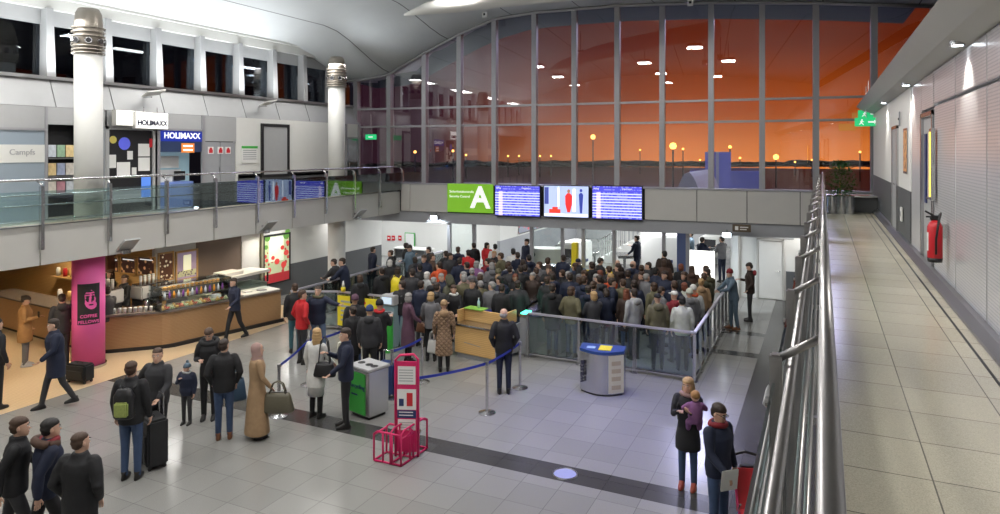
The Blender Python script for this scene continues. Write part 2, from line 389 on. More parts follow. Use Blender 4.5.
# outside the clerestory: added dark wall that keeps the sky glow out of the panes
struct(S().box(-24, -23.5, -6, 31, 3, 14).obj('wall_outside_sky_block', 'ext_dark'))
# ------------------------------------------------------------------ ground floor left walls
XC = -17.2
struct(S().box(XC-.15, XC, 13.3, 24.3, 0, 1.06).obj('wall_left_dado', 'dado'))
struct(S().box(XC-.15, XC-.01, 13.3, 24.3, 1.06, 2.72).obj('wall_left_lower', 'white'))
struct(S().box(-30, XC-.16, 13.3, 13.45, 0, 2.72).obj('wall_cafe_back', 'oak'))
struct(S().box(XC, XC+.02, WX(196, 260, XC).y, WX(241, 260, XC).y, 1.15, 2.7).obj('wall_left_brown_panel', mat('taupe_panel', (.20, .15, .12), .5)))
# security hall behind
struct(S().box(-22, -13.2, 27.5, 27.7, 0, 2.9).obj('wall_security_left', 'white'))
struct(S().box(-13.2, -13.05, 27.5, 40, 0, 1.06).obj('wall_security_dado', 'grey'))
struct(S().box(-13.2, -13.06, 27.5, 40, 1.06, 2.9).obj('wall_security_side', 'white'))
struct(S().box(-22, 1.6, 38, 38.2, 0, 2.95).obj('wall_security_end', 'lgrey'))
s = S(); s.prism([F(-8, 0)[:2], F(12.6, 0)[:2], (1.7, 40), (-22, 40), (-22, 22.6)], 2.9, 3.0); struct(s.obj('ceiling_security', 'white'))
struct(S().box(-22, -21.8, 22.3, 27.6, 0, 3).obj('wall_security_far_left', 'white'))
struct(S().box(-2.92, -2.80, 25.1, 38, 0, 2.9).obj('wall_security_right', 'white'))
# door wall right
YD = 25.1
xd0 = WY(735, 290, YD).x
struct(S().box(xd0, 1.6, YD, YD+.15, 1.0, 2.9).box(xd0, WY(786, 290, YD).x, YD, YD+.15, 0, 1.0).obj('wall_door_side', 'white'))
struct(S().box(WY(786, 290, YD).x, 1.6, YD-.01, YD+.15, 0, 1.0).obj('wall_door_dado', 'dado'))
dx0, dx1 = WY(757.5, 290, YD).x, WY(783.5, 290, YD).x
d = struct(bpy.data.objects.new('door_1', None)); COL.objects.link(d); d.location = (dx0, YD-.02, 0)
w = dx1-dx0
S().bbox(.04, w-.04, -.02, .02, .02, 2.0, .008).obj('door_leaf', 'white', d)
S().box(-.03, .03, -.05, .03, 0, 2.08).box(w-.03, w+.03, -.05, .03, 0, 2.08).box(-.03, w+.03, -.05, .03, 2.02, 2.08).obj('door_frame', 'fascia', d)
S().cyl(w-.12, -.06, .98, 1.0, .03, 10).tube([(w-.12, -.06, 1.0), (w-.25, -.06, 1.0)], .012, 8).obj('door_handle', 'steel', d)
struct(S().box(xd0-.02, xd0+.16, YD-.5, YD+.1, 0, 2.9).obj('wall_door_pier', 'white'))
struct(S().box(xd0, xd0+1.9, YD-.03, YD, 2.1, 2.18).obj('trim_60', 'lgrey'))
# ------------------------------------------------------------------ end wall: beam and glazing
FS0, FS1 = fs(402), 12.9
def fbox(s, s0, s1, o0, o1, z0, z1, mi=0):
    p = [F(s0, 0, o0), F(s1, 0, o0), F(s1, 0, o1), F(s0, 0, o1)]
    return s.prism([(q.x, q.y) for q in p], z0, z1, mi)
struct(fbox(S(), fs(355), FS1, -.5, .02, 2.32, 2.74).obj('wall_end_lower_band', 'grey'))
struct(fbox(S(), fs(355), FS1, -.5, .04, 2.74, 3.82).obj('wall_end_beam', 'dark'))
joints = [fs(x) for x in (402, 411, 439.6, 482)]+[fs(648)]+[fs(697), fs(747), fs(800)]
names = 30
for a, b in ((fs(402), fs(411)), (fs(411), fs(448.5)), (fs(645), fs(697)), (fs(697), fs(747)), (fs(747), fs(800)), (fs(800), 12.6)):
    o = struct(fbox(S(), a+.012, b-.012, .04, .09, 2.75, 3.80).obj('trim_%d' % names, 'fascia')); names += 1
struct(fbox(S(), fs(345), FS1, -.25, .12, 3.80, 3.86).obj('trim_61', 'mull'))
# glazing: window thing with mullions, transoms and panes
W = struct(bpy.data.objects.new('window_50', None)); COL.objects.link(W)
ms = [25.3*q for q in (-.31, -.2485, -.1873, -.1255, -.0663, -.0095, .0527, .1122, .1733, .2343, .2975, .3601, .4229, .487, .55)]
def topz(sv): p = F(sv); return roofz(p.x, p.y)-.02
for q in ms:
    wdt = .09
    o = fbox(S(), q-wdt, q+wdt, -.22, .04, 3.86, topz(q)+.05).obj('mullion', 'mull', W)
for a, b in zip(ms[:-1], ms[1:]):
    for z in (6.07, 6.78):
        fbox(S(), a+.07, b-.07, -.12, .02, z-.035, z+.035).obj('transom', 'mull', W)
    for z0, z1 in ((3.86, 6.07), (6.07, 6.78), (6.78, None)):
        t0, t1 = (z1-.03, z1-.03) if z1 else (topz(a), topz(b))
        p0, p1, = F(a+.07, 0, -.05), F(b-.07, 0, -.05)
        S().add([(p0.x, p0.y, z0), (p1.x, p1.y, z0), (p1.x, p1.y, t1), (p0.x, p0.y, t0)], [(0, 1, 2, 3)]).obj('pane', 'winglass', W)
    # edge strip following the roof
s = S(); s.tube([F(a, topz(a)-.03, .02) for a in ms], .06, 8); s.obj('head_rail', 'mull', W, smooth=True)
# lower glazed partition under the beam
W2 = struct(bpy.data.objects.new('window_51', None)); COL.objects.link(W2)
lx = [447, 472, 530, 561, 582, 613, 663, 687]
for x in lx: fbox(S(), fs(x)-.06, fs(x)+.06, -.3, -.15, 0, 2.34).obj('mullion', 'mull', W2)
for a, b in ((530, 561), (582, 613), (447, 472)):
    p0, p1 = F(fs(a), 0, -.22), F(fs(b), 0, -.22)
    S().add([(p0.x, p0.y, 0), (p1.x, p1.y, 0), (p1.x, p1.y, 2.34), (p0.x, p0.y, 2.34)], [(0, 1, 2, 3)]).obj('pane', 'glass', W2)
# ------------------------------------------------------------------ walkway right
struct(S().box(.10, 1.5, -4, 21.6, WZ-.35, WZ).obj('floor_walkway', 'walkfloor'))
struct(S().bbox(-.02, .10, -4, 22.8, 3.05, 3.47, .01).obj('trim_62', 'lgrey'))
jy = [7.43-4.8, 7.43-3.2, 7.43-1.6, 7.43, 9.0, 10.7]
pn = 1
yv = [-4, -1.4, .6, 2.63, 4.23, 5.83, 7.43, 9.03, 10.65]
for a, b in zip(yv[:-1], yv[1:]):
    for z0, z1 in ((3.52, 5.69), (5.73, 6.17)):
        struct(S().bbox(XR, XR+.05, a+.015, b-.015, z0, z1, .006).obj('wall_right_panel', 'perf')); pn += 1
for a, b in ((11.9, 13.2),):
    struct(S().bbox(XR, XR+.05, a+.015, b-.015, 3.52, 6.17, .006).obj('wall_right_panel', 'perf'))
struct(S().box(XR+.05, XR+.2, -4, 22.5, WZ, 6.4).obj('wall_right', 'grey'))
# recess with door between panels
dd = struct(bpy.data.objects.new('door_2', None)); COL.objects.link(dd); dd.location = (XR, 10.7, WZ)
S().box(-.02, .06, 0, .07, 0, 2.2).box(-.02, .06, 1.13, 1.2, 0, 2.2).box(-.02, .06, 0, 1.2, 2.14, 2.2).obj('door_frame', 'steel', dd)
S().bbox(.02, .05, .07, 1.13, .01, 2.14, .005).obj('door_leaf', 'lgrey', dd)
S().box(.005, .02, .75, .95, .9, 1.9).obj('door_window', 'navy', dd)
S().tube([(-.03, .25, 1.0), (-.03, .4, 1.0)], .012, 8).obj('door_handle', 'steel', dd)
struct(S().box(XR, XR+.05, 10.7, 11.9, 5.7, 6.17).obj('wall_right_overdoor', 'perf'))
struct(S().box(XR-.01, XR+.06, 13.2, 22.4, 4.42, 6.17).obj('wall_right_upper', 'white'))
struct(S().box(XR-.015, XR+.06, 13.2, 22.4, WZ, 4.42).obj('wall_right_dado', 'dado'))
d3 = struct(bpy.data.objects.new('door_3', None)); COL.objects.link(d3); d3.location = (XR-.02, 15.2, WZ)
S().box(-.03, .03, 0, .06, 0, 2.15).box(-.03, .03, 1.0, 1.06, 0, 2.15).box(-.03, .03, 0, 1.06, 2.09, 2.15).obj('door_frame', 'steel', d3)
S().bbox(-.01, .02, .06, 1.0, .01, 2.09, .005).obj('door_leaf', 'lgrey', d3)
S().tube([(-.05, .15, 1.0), (-.05, .3, 1.0)], .012, 8).obj('door_handle', 'steel', d3)
struct(S().sweepY([(1.22, WZ), (1.34, WZ), (1.34, WZ+.10), (1.28, WZ+.10), (1.22, WZ+.03)], -4, 22).obj('baseboard_right', 'steel_dark'))
struct(S().box(1.12, 1.14, -4, 22, WZ, WZ+.004).obj('trim_63', 'dark'))
# soffit over the walkway
struct(S().sweepY([(.90, 6.40), (1.12, 6.24), (1.12, 6.30), (1.5, 6.5), (3.4, 9.0), (3.1, 9.0)], -4, 22.6).obj('ceiling_walkway_soffit', 'fascia'))
struct(S().sweepY([(1.12, 6.26), (1.45, 6.15), (1.45, 6.25), (1.12, 6.34)], -4, 22.6).obj('ceiling_walkway', 'fascia'))
# end parapet of the walkway
struct(S().box(.10, 1.4, 20.6, 20.9, WZ, 3.86).obj('wall_walkway_end', 'dado'))
struct(S().box(.10, 1.4, 20.5, 20.95, 3.86, 3.91).obj('trim_64', 'steel'))

# ================================================================== OUTSIDE
struct(S().box(-300, 300, 26, 228, -.6, -.3).obj('ground_apron', 'ext_ground'))
def ext(name, label, cat, x0, x1, y0, y1, D, thick, m, group=None):
    a0, b0 = ray(x0); a1, b1 = ray(x1)
    z0 = EYE-(y1-HZ)*D/FPX; z1 = EYE-(y0-HZ)*D/FPX
    p = [(a0*D, b0*D), (a1*D, b1*D), (a1*(D+thick), b1*(D+thick)), (a0*(D+thick), b0*(D+thick))]
    s = S().prism(p, max(-.3, min(z0, 0)), z1); return s, p, z0, z1
s, p, z0, z1 = ext('', '', '', 705, 731, 152, 196, 70, 12, None)
b = thing('service_building', 'tall blue block with pale stripe standing outside behind the right end windows', 'building')
s.obj('wall', 'ext_blue', b)
s2, p2, _, _ = ext('', '', '', 716, 719, 152, 196, 69.9, .1, None); s2.obj('pale_stripe', 'ext_white', b)
s, p, z0, z1 = ext('', '', '', 690, 760, 171, 196, 72, 14, None); s.obj('low_wing', 'ext_blue', b)
# hangar with curved roof
hc = G(688, 186, 0); 
hx = thing('hangar', 'low pale hangar with curved roof outside left of the blue block', 'building')
c0 = WY(672, 185, 52); c1 = WY(704, 185, 52)
s = S(); n = 12; pr = [(c0.x+(c1.x-c0.x)*i/n, 1.0+2.5*math.sin(math.pi*i/n)) for i in range(n+1)]
vs = [(x, 52, z) for x, z in pr]+[(x, 62, z) for x, z in pr]+[(c0.x, 52, 0), (c1.x, 52, 0), (c0.x, 62, 0), (c1.x, 62, 0)]
m_ = n+1; s.add(vs, [(i, i+1, m_+i+1, m_+i) for i in range(n)]+[tuple(range(n+1))+(2*m_+1, 2*m_)])
s.obj('roof_shell', 'ext_white', hx)
# treeline: individual rounded crowns merged per clump as countable clumps
s = S()
for i in range(60):
    x = 380+i*8.5; D = 222; a, bq = ray(x)
    top = random.uniform(.9, 2.2)
    for q in range(5): s.ell((a*D+random.uniform(-4, 4), bq*D+random.uniform(-3, 3), top*random.uniform(.35, .6)), (random.uniform(3, 5), 2, top*.45), 8)
tag(s.obj('distant_trees', 'ext_dark'), 'dark line of trees along the far edge of the airfield', 'trees', kind='stuff')
for i, (x, y, D) in enumerate([(593, 137, 110), (640, 150, 160), (673, 146, 80), (683, 149, 120), (730, 147, 90), (740, 158, 120), (776, 157, 100), (700, 160, 150), (415, 152, 100), (453, 151, 110), (466, 155, 130), (540, 156, 140), (551, 156, 150), (508, 156, 140), (519, 156, 150), (860, 152, 120), (812, 160, 140), (795, 162, 150)]):
    a, bq = ray(x); z = EYE-(y-HZ)*D/FPX
    t = thing('apron_light', 'sodium mast light glowing outside on the apron, %s' % ['tallest, behind the middle of the glass wall', 'small one right of the tallest mast', 'brightest one left of the blue block', 'dim one just right of the brightest', 'above the blue block', 'low right of the blue block', 'lone bright one near the walkway', 'faint one over the hangar', 'leftmost of all', 'second from the left', 'third from the left, low', 'fifth of the low row', 'right end of the low row', 'first of the low row', 'middle of the low row', 'behind the walkway end', 'faint one beside the potted bush', 'faint one left of the potted bush'][i], 'light', (a*D, bq*D, -.3), group='apron lights')
    S().cyl(0, 0, 0, z+.3, .11, 6).obj('mast', 'ext_dark', t)
    S().ell((0, 0, z+.3), .22 if i not in (2, 0, 6) else .42, 8).obj('lamp', 'sodium', t)

# ================================================================== COLUMNS
def column(Y, X, label, lower):
    t = thing('round_column', label, 'column', (X, Y, WZ))
    S().cyl(0, 0, 0, 3.93, .30, 32).obj('shaft', 'white', t, smooth=False)
    for q in t.children: q.data.polygons.foreach_set('use_smooth', [len(p.vertices) == 4 for p in q.data.polygons])
    S().loft([(0, 0, 3.93, .31, .31), (0, 0, 4.55, .31, .31), (0, 0, 4.9, .28, .28), (0, 0, 5.02, .22, .22)], 28).obj('capital', 'capital', t, smooth=True)
    s = S()
    for z in (3.96, 4.04, 4.12, 4.36, 4.46, 4.56):
        s.tube([(.34*math.cos(a), .34*math.sin(a), z) for a in [2*math.pi*i/28 for i in range(29)]], .022, 8)
    s.obj('ring', 'capital', t, smooth=True)
    for i in range(8):
        a = 2*math.pi*i/8+.2
        l = S().tube([(.27*math.cos(a), .27*math.sin(a), 4.24), (.36*math.cos(a), .36*math.sin(a), 4.24)], .075, 12).obj('spot_housing', 'steel', t)
        S().tube([(.36*math.cos(a), .36*math.sin(a), 4.24), (.365*math.cos(a), .365*math.sin(a), 4.24)], .055, 12).obj('lens', 'black', l)
    l = bpy.data.lights.new('uplight', 'SPOT'); l.energy = 70; l.spot_size = R(140); l.spot_blend = .8; l.shadow_soft_size = .3; l.color = (.92, .97, 1)
    o = bpy.data.objects.new('uplight', l); COL.objects.link(o); o.location = (X+.6, Y, WZ+4.1); o.rotation_euler = Vector((.75, .1, .62)).to_track_quat('-Z', 'Y').to_euler()
    if lower:
        tt = thing('round_pillar', lower, 'pillar', (X, Y, 0))
        S().cyl(0, 0, 0, 2.68, .31, 32).obj('shaft', 'white', tt)
column(10.38, -15.75, 'thick white round column on the gallery near the leaflet rack', None)
column(19.5, -15.75, 'white round column on the gallery near the end wall', 'white round pillar under the gallery beside the dark wainscot')

# pink advertising pillar

t = thing('advertising_pillar', 'bright pink round pillar with dark portrait logo beside the coffee counter', 'pillar', (-15.75, 10.38, 0))
o = S().cyl(0, 0, .06, 2.66, .345, 40).obj('wrap', 'pink', t); o.data.polygons.foreach_set('use_smooth', [len(p.vertices) == 4 for p in o.data.polygons])
S().cyl(0, 0, 0, .06, .38, 32).obj('base_ring', 'steel', t)
fa = math.atan2(-10.38, 15.75)       # facing the hall and the camera
def onpillar(u, z, r=.372): r -= .025; a = fa+u/.345; return (r*math.cos(a), r*math.sin(a), z)
def patch(u0, u1, z0, z1, r, n=6):
    s = S(); vs = []; 
    for i in range(n+1):
        u = u0+(u1-u0)*i/n; vs += [onpillar(u, z0, r), onpillar(u, z1, r)]
    return s.add(vs, [(2*i, 2*i+2, 2*i+3, 2*i+1) for i in range(n)])
patch(-.24, .24, 1.05, 2.0, .375).obj('logo_square', 'dark', t)
def ovals(lst, r):
    s = S()
    for (u, z, ru, rz) in lst:
        n = 14; s.add([onpillar(u, z, r)]+[onpillar(u+ru*math.cos(2*math.pi*i/n), z+rz*math.sin(2*math.pi*i/n), r) for i in range(n)], [(0, 1+i, 1+(i+1) % n) for i in range(n)])
    return s
ovals([(.03, 1.64, .12, .22), (.07, 1.50, .10, .10)], .377).obj('logo_face', 'pink', t)
ovals([(-.02, 1.70, .045, .022), (.09, 1.70, .035, .022), (-.02, 1.76, .05, .012), (.09, 1.76, .04, .012), (.05, 1.51, .05, .018), (.065, 1.61, .012, .05), (-.12, 1.62, .05, .20), (.02, 1.86, .14, .06), (.15, 1.75, .03, .09)], .379).obj('logo_features', 'dark', t)
for bd, z in (('COFFEE', 1.25), ('FELLOWS', 1.12)):
    dr = Vector((math.cos(fa), math.sin(fa), 0))
    text(bd, .10, 'lettering', 'pink', t, (dr.x*.37, dr.y*.37, z), (R(90), 0, fa+R(90)), .003, bold=.002)

# ================================================================== RAILINGS
def railing(X, side, ylist, ya, yb, label, every=None, bent=True):
    """side = +1 when the hall lies towards +X. posts outside the fascia, glass between, handrail set back"""
    t = thing('glass_railing', label, 'railing', (X, 0, WZ))
    o = .06*side
    S().tube([(-.13*side, ya, 1.03), (-.13*side, yb, 1.03)], .026, 14).obj('handrail', 'steel', t, smooth=True)
    for z in (.72, .50, .17):
        S().tube([(-.0*side, ya, z), (-.0*side, yb, z)], .016, 8).obj('lower_rail', 'steel', t, smooth=True)
    for y in ylist:
        S().bbox(.01*side-.03, .05*side+.03, y-.035, y+.035, -.45, .90, .008).obj('post', 'steel', t)
        S().tube([(o*.5, y, .86), (o*.3, y, .93), (-.13*side, y, 1.01)], .018, 8).obj('bracket', 'steel', t, smooth=True)
        S().cyl(.10*side, y, .5, .53, .02, 8).obj('clamp', 'steel_dark', t)
    for a, b in zip(ylist[:-1], ylist[1:]):
        S().box(.075*side-.006, .075*side+.006, a+.04, b-.04, .12, .80).obj('glass_panel', 'railglass', t)
    return t
railing(XG+.02, 1, py, py[0]-.2, YE-.1, 'long steel and glass railing along the gallery on the left')
ry = [-1.3+1.525*k for k in range(0, 16)]
ry = [2.53+1.2*k for k in range(0, 16)]
t = thing('walkway_railing', 'steel railing with thick tubular handrail beside the walkway on the right', 'railing', (0, 0, WZ))
S().tube([(.012, -1.5, 1.05), (.012, 20.9, 1.05)], .024, 20).obj('handrail', 'steel_rail', t, smooth=True)
S().tube([(-.095, -1.5, .90), (-.095, 20.9, .90)], .016, 12).obj('middle_rail', 'steel_rail', t, smooth=True)
S().tube([(-.08, -1.5, .45), (-.08, 20.9, .45)], .014, 12).obj('lower_rail', 'steel_rail', t, smooth=True)
S().tube([(-.06, -1.5, .15), (-.06, 20.9, .15)], .014, 12).obj('lower_rail', 'steel_rail', t, smooth=True)
for y in ry:
    S().bbox(-.165, -.125, y-.025, y+.025, -.4, .95, .006).obj('post', 'steel_rail', t)
    S().tube([(-.145, y, .93), (.012, y, 1.03)], .014, 10).obj('bracket', 'steel_rail', t, smooth=True)
    S().tube([(-.175, y-.06, .8), (-.15, y-.06, .8)], .018, 8).obj('clamp', 'steel', t)
for a, b in zip([-1.07, .13, 1.33]+ry[:-1], [.13, 1.33]+ry):
    S().add([(-.145, a+.04, .04), (-.145, b-.04, .04), (-.145, b-.04, .86), (-.145, a+.04, .86), (-.155, a+.04, .04), (-.155, b-.04, .04), (-.155, b-.04, .86), (-.155, a+.04, .86)],
            [(0, 1, 2, 3), (4, 7, 6, 5), (3, 2, 6, 7), (0, 4, 5, 1), (0, 3, 7, 4), (1, 5, 6, 2)]).obj('glass_panel', 'railglass', t)

# flood lamps on the slab edges
def flood(loc, rz, label, group):
    t = thing('flood_lamp', label, 'lamp', loc, rz, group)
    S().box(0, .14, -.03, .03, -.03, .03).obj('arm', 'steel', t)
    s = S(); s.add([(.10, -.2, -.14), (.10, .2, -.14), (.42, .2, .14), (.42, -.2, .14), (.10, -.2, -.09), (.10, .2, -.09), (.40, .2, .18), (.40, -.2, .18)],
                   [(0, 3, 2, 1), (4, 5, 6, 7), (0, 1, 5, 4), (1, 2, 6, 5), (2, 3, 7, 6), (3, 0, 4, 7)])
    s.obj('reflector_plate', 'lgrey', t)
    S().bbox(.10, .22, -.1, .1, -.2, -.1, .01).obj('lamp_head', 'steel', t)
for y, w_ in ((10.7, 'nearest the pink pillar'), (15.2, 'above the red flower poster'), (19.6, 'nearest the end wall')):
    flood((XG+.01, y, 2.87), 0, 'grey tilted reflector lamp on the gallery fascia, %s' % w_, 'gallery reflector lamps')
for y, w_ in ((6.2, 'nearest the camera'), (10.7, 'second nearest the camera'), (15.2, 'third from the camera'), (19.6, 'farthest, by the white door')):
    flood((-.03, y, 2.87), R(180), 'grey tilted reflector lamp under the walkway railing, %s' % w_, 'walkway reflector lamps')
for y in (12.9, 17.2):
    t = thing('wall_light', 'small white wing-shaped light on the slanted bulkhead, %s' % ('above the shop with blue sign' if y < 14 else 'above the black framed panel'), 'lamp', (XW-.15, y, 6.7), 0, 'bulkhead lights')
    S().box(0, .3, -.02, .02, -.12, -.08).obj('arm', 'steel', t)
    S().add([(.25, -.28, -.12), (.25, .28, -.02), (.5, .3, .1), (.5, -.26, 0), (.25, -.28, -.08), (.25, .28, .02), (.5, .3, .14), (.5, -.26, .04)], [(0, 1, 2, 3), (4, 7, 6, 5), (0, 4, 5, 1), (1, 5, 6, 2), (2, 6, 7, 3), (3, 7, 4, 0)]).obj('shade', 'white', t)
# ================================================================== SIGNS ON THE BEAM
def onbeam(name, label, cat, x0, x1, z0, z1, group=None):
    a, b = fs(x0), fs(x1); p = F((a+b)/2, (z0+z1)/2, .09)
    return thing(name, label, cat, p, FANG, group), (b-a)/2, (z1-z0)/2
t, w, h = onbeam('gate_sign', 'bright green sign with a large white letter A left of the departure boards', 'sign', 449, 494.5, 2.78, 3.86)
S().bbox(-w, w, -.06, .0, -h, h, .01).obj('panel', 'green', t)
text('A', 1.12, 'letter', 'text_white', t, (w*.45, -.065, 0), bold=.03)
text('Sicherheitskontrolle', .125, 'lettering', 'text_white', t, (-w*.9, -.065, .24), align='LEFT')
text('Security Control', .125, 'lettering', 'text_white', t, (-w*.9, -.065, .06), align='LEFT')
for x0, x1, z0, z1, lab, sd in ((496.5, 542, 2.70, 3.85, 'blue lit departure board directly right of the green A sign', 1.0), (593, 643.5, 2.72, 3.90, 'blue lit departure board right of the advertising screen', 5.0)):
    t, w, h = onbeam('departure_board', lab, 'screen', x0, x1, z0, z1, 'departure boards')
    S().bbox(-w, w, -.10, .0, -h, h, .01).obj('casing', 'black', t)
    S().box(-w+.03, w-.03, -.115, -.10, -h+.03, h-.03).obj('display', board_mat(sd), t)
    text('Abflug', .075, 'heading', 'text_white', t, (-w*.93, -.118, h-.11), align='LEFT')
    text('Departures', .075, 'heading', 'text_white', t, (w*.2, -.118, h-.11), align='LEFT')
t, w, h = onbeam('advertising_screen', 'bright screen showing a person in red and one in blue between the departure boards', 'screen', 545, 590.5, 2.72, 3.88)
S().bbox(-w, w, -.10, .0, -h, h, .01).obj('casing', 'black', t)
E = lambda n, c, e=1.3: mat(n, c, .4, estr=e, emit=c)
S().box(-w+.03, w-.03, -.115, -.10, -h+.03, h-.03).obj('display', E('ad_backdrop', (.42, .50, .72), 1.0), t)
pic = lambda s, n, c, e=1.0: s.obj(n, E(n, c, e), t)
pic(S().box(-w+.05, -w+.20, -.12, -.115, -.1, .5), 'picture_banner', (.05, .07, .3))
pic(S().box(-.62, -.2, -.12, -.115, -.42, -.28).box(-.5, -.3, -.12, -.115, -.28, -.2), 'picture_red_case', (.75, .05, .03))
s = S(); s.loft([(.1, -.117, -.38, .05, .003), (.1, -.117, -.1, .12, .003), (.1, -.117, .2, .13, .003), (.1, -.117, .3, .05, .003)], 12); pic(s, 'picture_red_coat', (.7, .03, .03))
s = S().ell((.1, -.117, .37), (.055, .003, .07), 10); pic(s, 'picture_head', (.35, .15, .08))
s = S(); s.loft([(.55, -.117, -.4, .04, .003), (.55, -.117, .25, .08, .003), (.55, -.117, .32, .03, .003)], 12); s.ell((.55, -.117, .4), (.05, .003, .06), 10); pic(s, 'picture_dark_figure', (.03, .05, .3))
pic(S().box(-w+.05, w-.05, -.1195, -.115, -.52, -.44), 'picture_floor', (.85, .88, 1), 1.4)
pic(S().box(.25, .35, -.12, -.115, -.35, .45).box(-.3, -.25, -.12, -.115, -.2, .5), 'picture_pillar', (.85, .9, 1), 1.6)
# beam flood lights
for x, y, w_ in ((437, 216, 'left of the green A sign'), (727, 233, 'at the right end of the glazed partition')):
    p = F(fs(x), fz(x, y), .15)
    t = thing('beam_lamp', 'glaring white hooded lamp under the beam, %s' % w_, 'lamp', p, FANG, 'lamps under the beam')
    S().tube([(0, .2, .12), (0, 0, .02)], .03, 8).obj('bracket', 'steel', t)
    S().bbox(-.16, .16, -.14, .10, -.10, .04, .015).obj('hood', 'steel', t)
    S().box(-.13, .13, -.15, -.14, -.09, .03).obj('lens', 'lamp', t)
    l = bpy.data.lights.new('beam_lamp_light', 'SPOT'); l.energy = 160; l.spot_size = R(100); l.color = (.8, .9, 1); l.shadow_soft_size = .1
    o = bpy.data.objects.new('beam_lamp_light', l); COL.objects.link(o); o.location = p+Vector((0, -.25, -.05)); o.rotation_euler = (R(40), 0, 0)
p = F(fs(742), 2.62, .45)
t = thing('door_sign', 'small dark brown hanging sign with pale marks above the white door', 'sign', p, FANG)
S().bbox(-.28, .28, -.03, .03, -.12, .12, .01).obj('panel', mat('brown_sign', (.10, .07, .04), .5), t)
S().box(-.2, -.1, -.035, -.03, -.06, .06).box(-.05, .2, -.035, -.03, .02, .05).box(-.05, .15, -.035, -.03, -.05, -.02).obj('marks', 'paper', t)
# ceiling hangers
for x, y, w_ in ((494, 19, 'left'), (693, 8, 'right')):
    p = F(fs(x), fz(x, y), .9)
    t = thing('hanging_sensor', 'small pale box on a thin rod under the roof, the %s one of two' % w_, 'sensor', p, FANG, 'hanging boxes')
    S().tube([(0, 0, 0), (0, 0, 1.3)], .018, 8).obj('rod', 'lgrey', t)
    S().bbox(-.09, .09, -.05, .05, -.11, .11, .01).obj('box', 'paper', t); S().box(-.04, .04, -.056, -.05, -.04, .04).obj('lens', 'black', t)
# large roof fin
p0 = Vector((-10.9, 15.6, 9.05))
t = thing('roof_fin', 'large white tapered fin hanging under the roof at the top of the glass wall', 'fin')
a, b = ray(405); D = 19; pts = []
for x, y, D, r in ((404, 15, 19, .03), (425, 9, 19, .16), (460, 3, 19, .26), (500, -4, 19, .32), (580, -12, 19, .34), (700, -18, 19, .34)):
    u, v = ray(x); pts.append((Vector((u*D, v*D, EYE-(y-HZ)*D/FPX)), r))
s = S(); s.tube([q[0] for q in pts], [q[1] for q in pts], 16)
s.obj('shell', 'white', t, smooth=True)
# exit signs on the walkway
for x, y, D_, w_ in ((866, 122, 19.0, 'lower and nearer'), (868.5, 114, 20.3, 'upper and farther')):
    a, b = ray(x); p = Vector((a*D_, b*D_, EYE-(y-HZ)*D_/FPX))
    t = thing('exit_sign', 'green lit running-man exit sign over the walkway end, %s of two' % w_, 'sign', p, 0, 'walkway exit signs')
    S().bbox(-.28, .28, -.03, .03, -.12, .12, .01).obj('box', 'exit_green', t)
    s = S(); s.ell((-.1, -.035, .06), (.02, .004, .02), 8); s.tube([(-.1, -.035, .04), (-.12, -.035, -.02), (-.17, -.035, -.07)], .012, 6); s.tube([(-.11, -.035, -.02), (-.06, -.035, -.08)], .012, 6); s.tube([(-.15, -.035, .02), (-.05, -.035, .01)], .01, 6)
    s.box(.05, .2, -.036, -.03, -.02, .02).add([(.2, -.036, -.06), (.25, -.036, 0), (.2, -.036, .06)], [(0, 1, 2)])
    s.obj('running_figure', 'text_white', t)
    S().tube([(0, 0, .12), (0, 0, 1.0)], .012, 6).obj('rod', 'steel', t)
# gallery exit sign (seen through the glass door)
t = thing('exit_sign', 'small green lit exit sign on the gallery near the end wall', 'sign', WY(371, 137, 21.6))
S().bbox(-.25, .25, -.03, .03, -.1, .1, .01).obj('box', 'exit_green', t); S().box(-.1, .1, -.036, -.03, -.02, .02).obj('arrow', 'text_white', t)
S().tube([(0, 0, .1), (0, 0, .9)], .012, 6).obj('rod', 'steel', t)
# fire extinguisher
t = thing('fire_extinguisher', 'red fire extinguisher with black hose hanging on the perforated wall by the walkway', 'fire extinguisher', (XR-.13, 9.55, WZ+.36)); t.scale = (.84, .84, .84)
S().loft([(0, 0, 0, .085, .085), (0, 0, .03, .095, .095), (0, 0, .46, .095, .095), (0, 0, .52, .07, .07), (0, 0, .55, .035, .035)], 20).obj('cylinder', 'red', t, smooth=True)
S().loft([(0, 0, -.04, .09, .09), (0, 0, .02, .098, .098)], 20).obj('base_cap', 'black', t, smooth=True)
S().bbox(-.06, .06, -.03, .03, .55, .62, .01).obj('valve', 'black', t); S().tube([(-.02, 0, .62), (-.12, -.02, .68)], .014, 8).tube([(0, 0, .6), (-.11, -.02, .6)], .012, 8).obj('lever', 'black', t)
S().tube([(.04, 0, .6), (.06, -.08, .66), (.03, -.13, .55), (0, -.12, .3), (0, -.11, .08)], .015, 8).obj('hose', 'black', t, smooth=True)
s = S(); 
for q in range(6):
    a0 = R(150+q*10); a1 = a0+R(10); r = .097; s.add([(r*math.cos(a0), r*math.sin(a0), .12), (r*math.cos(a1), r*math.sin(a1), .12), (r*math.cos(a1), r*math.sin(a1), .38), (r*math.cos(a0), r*math.sin(a0), .38)], [(0, 1, 2, 3)])
s.obj('label_sticker', 'paper', t)
S().box(.05, .14, -.02, .02, .3, .5).obj('wall_bracket', 'steel', t)
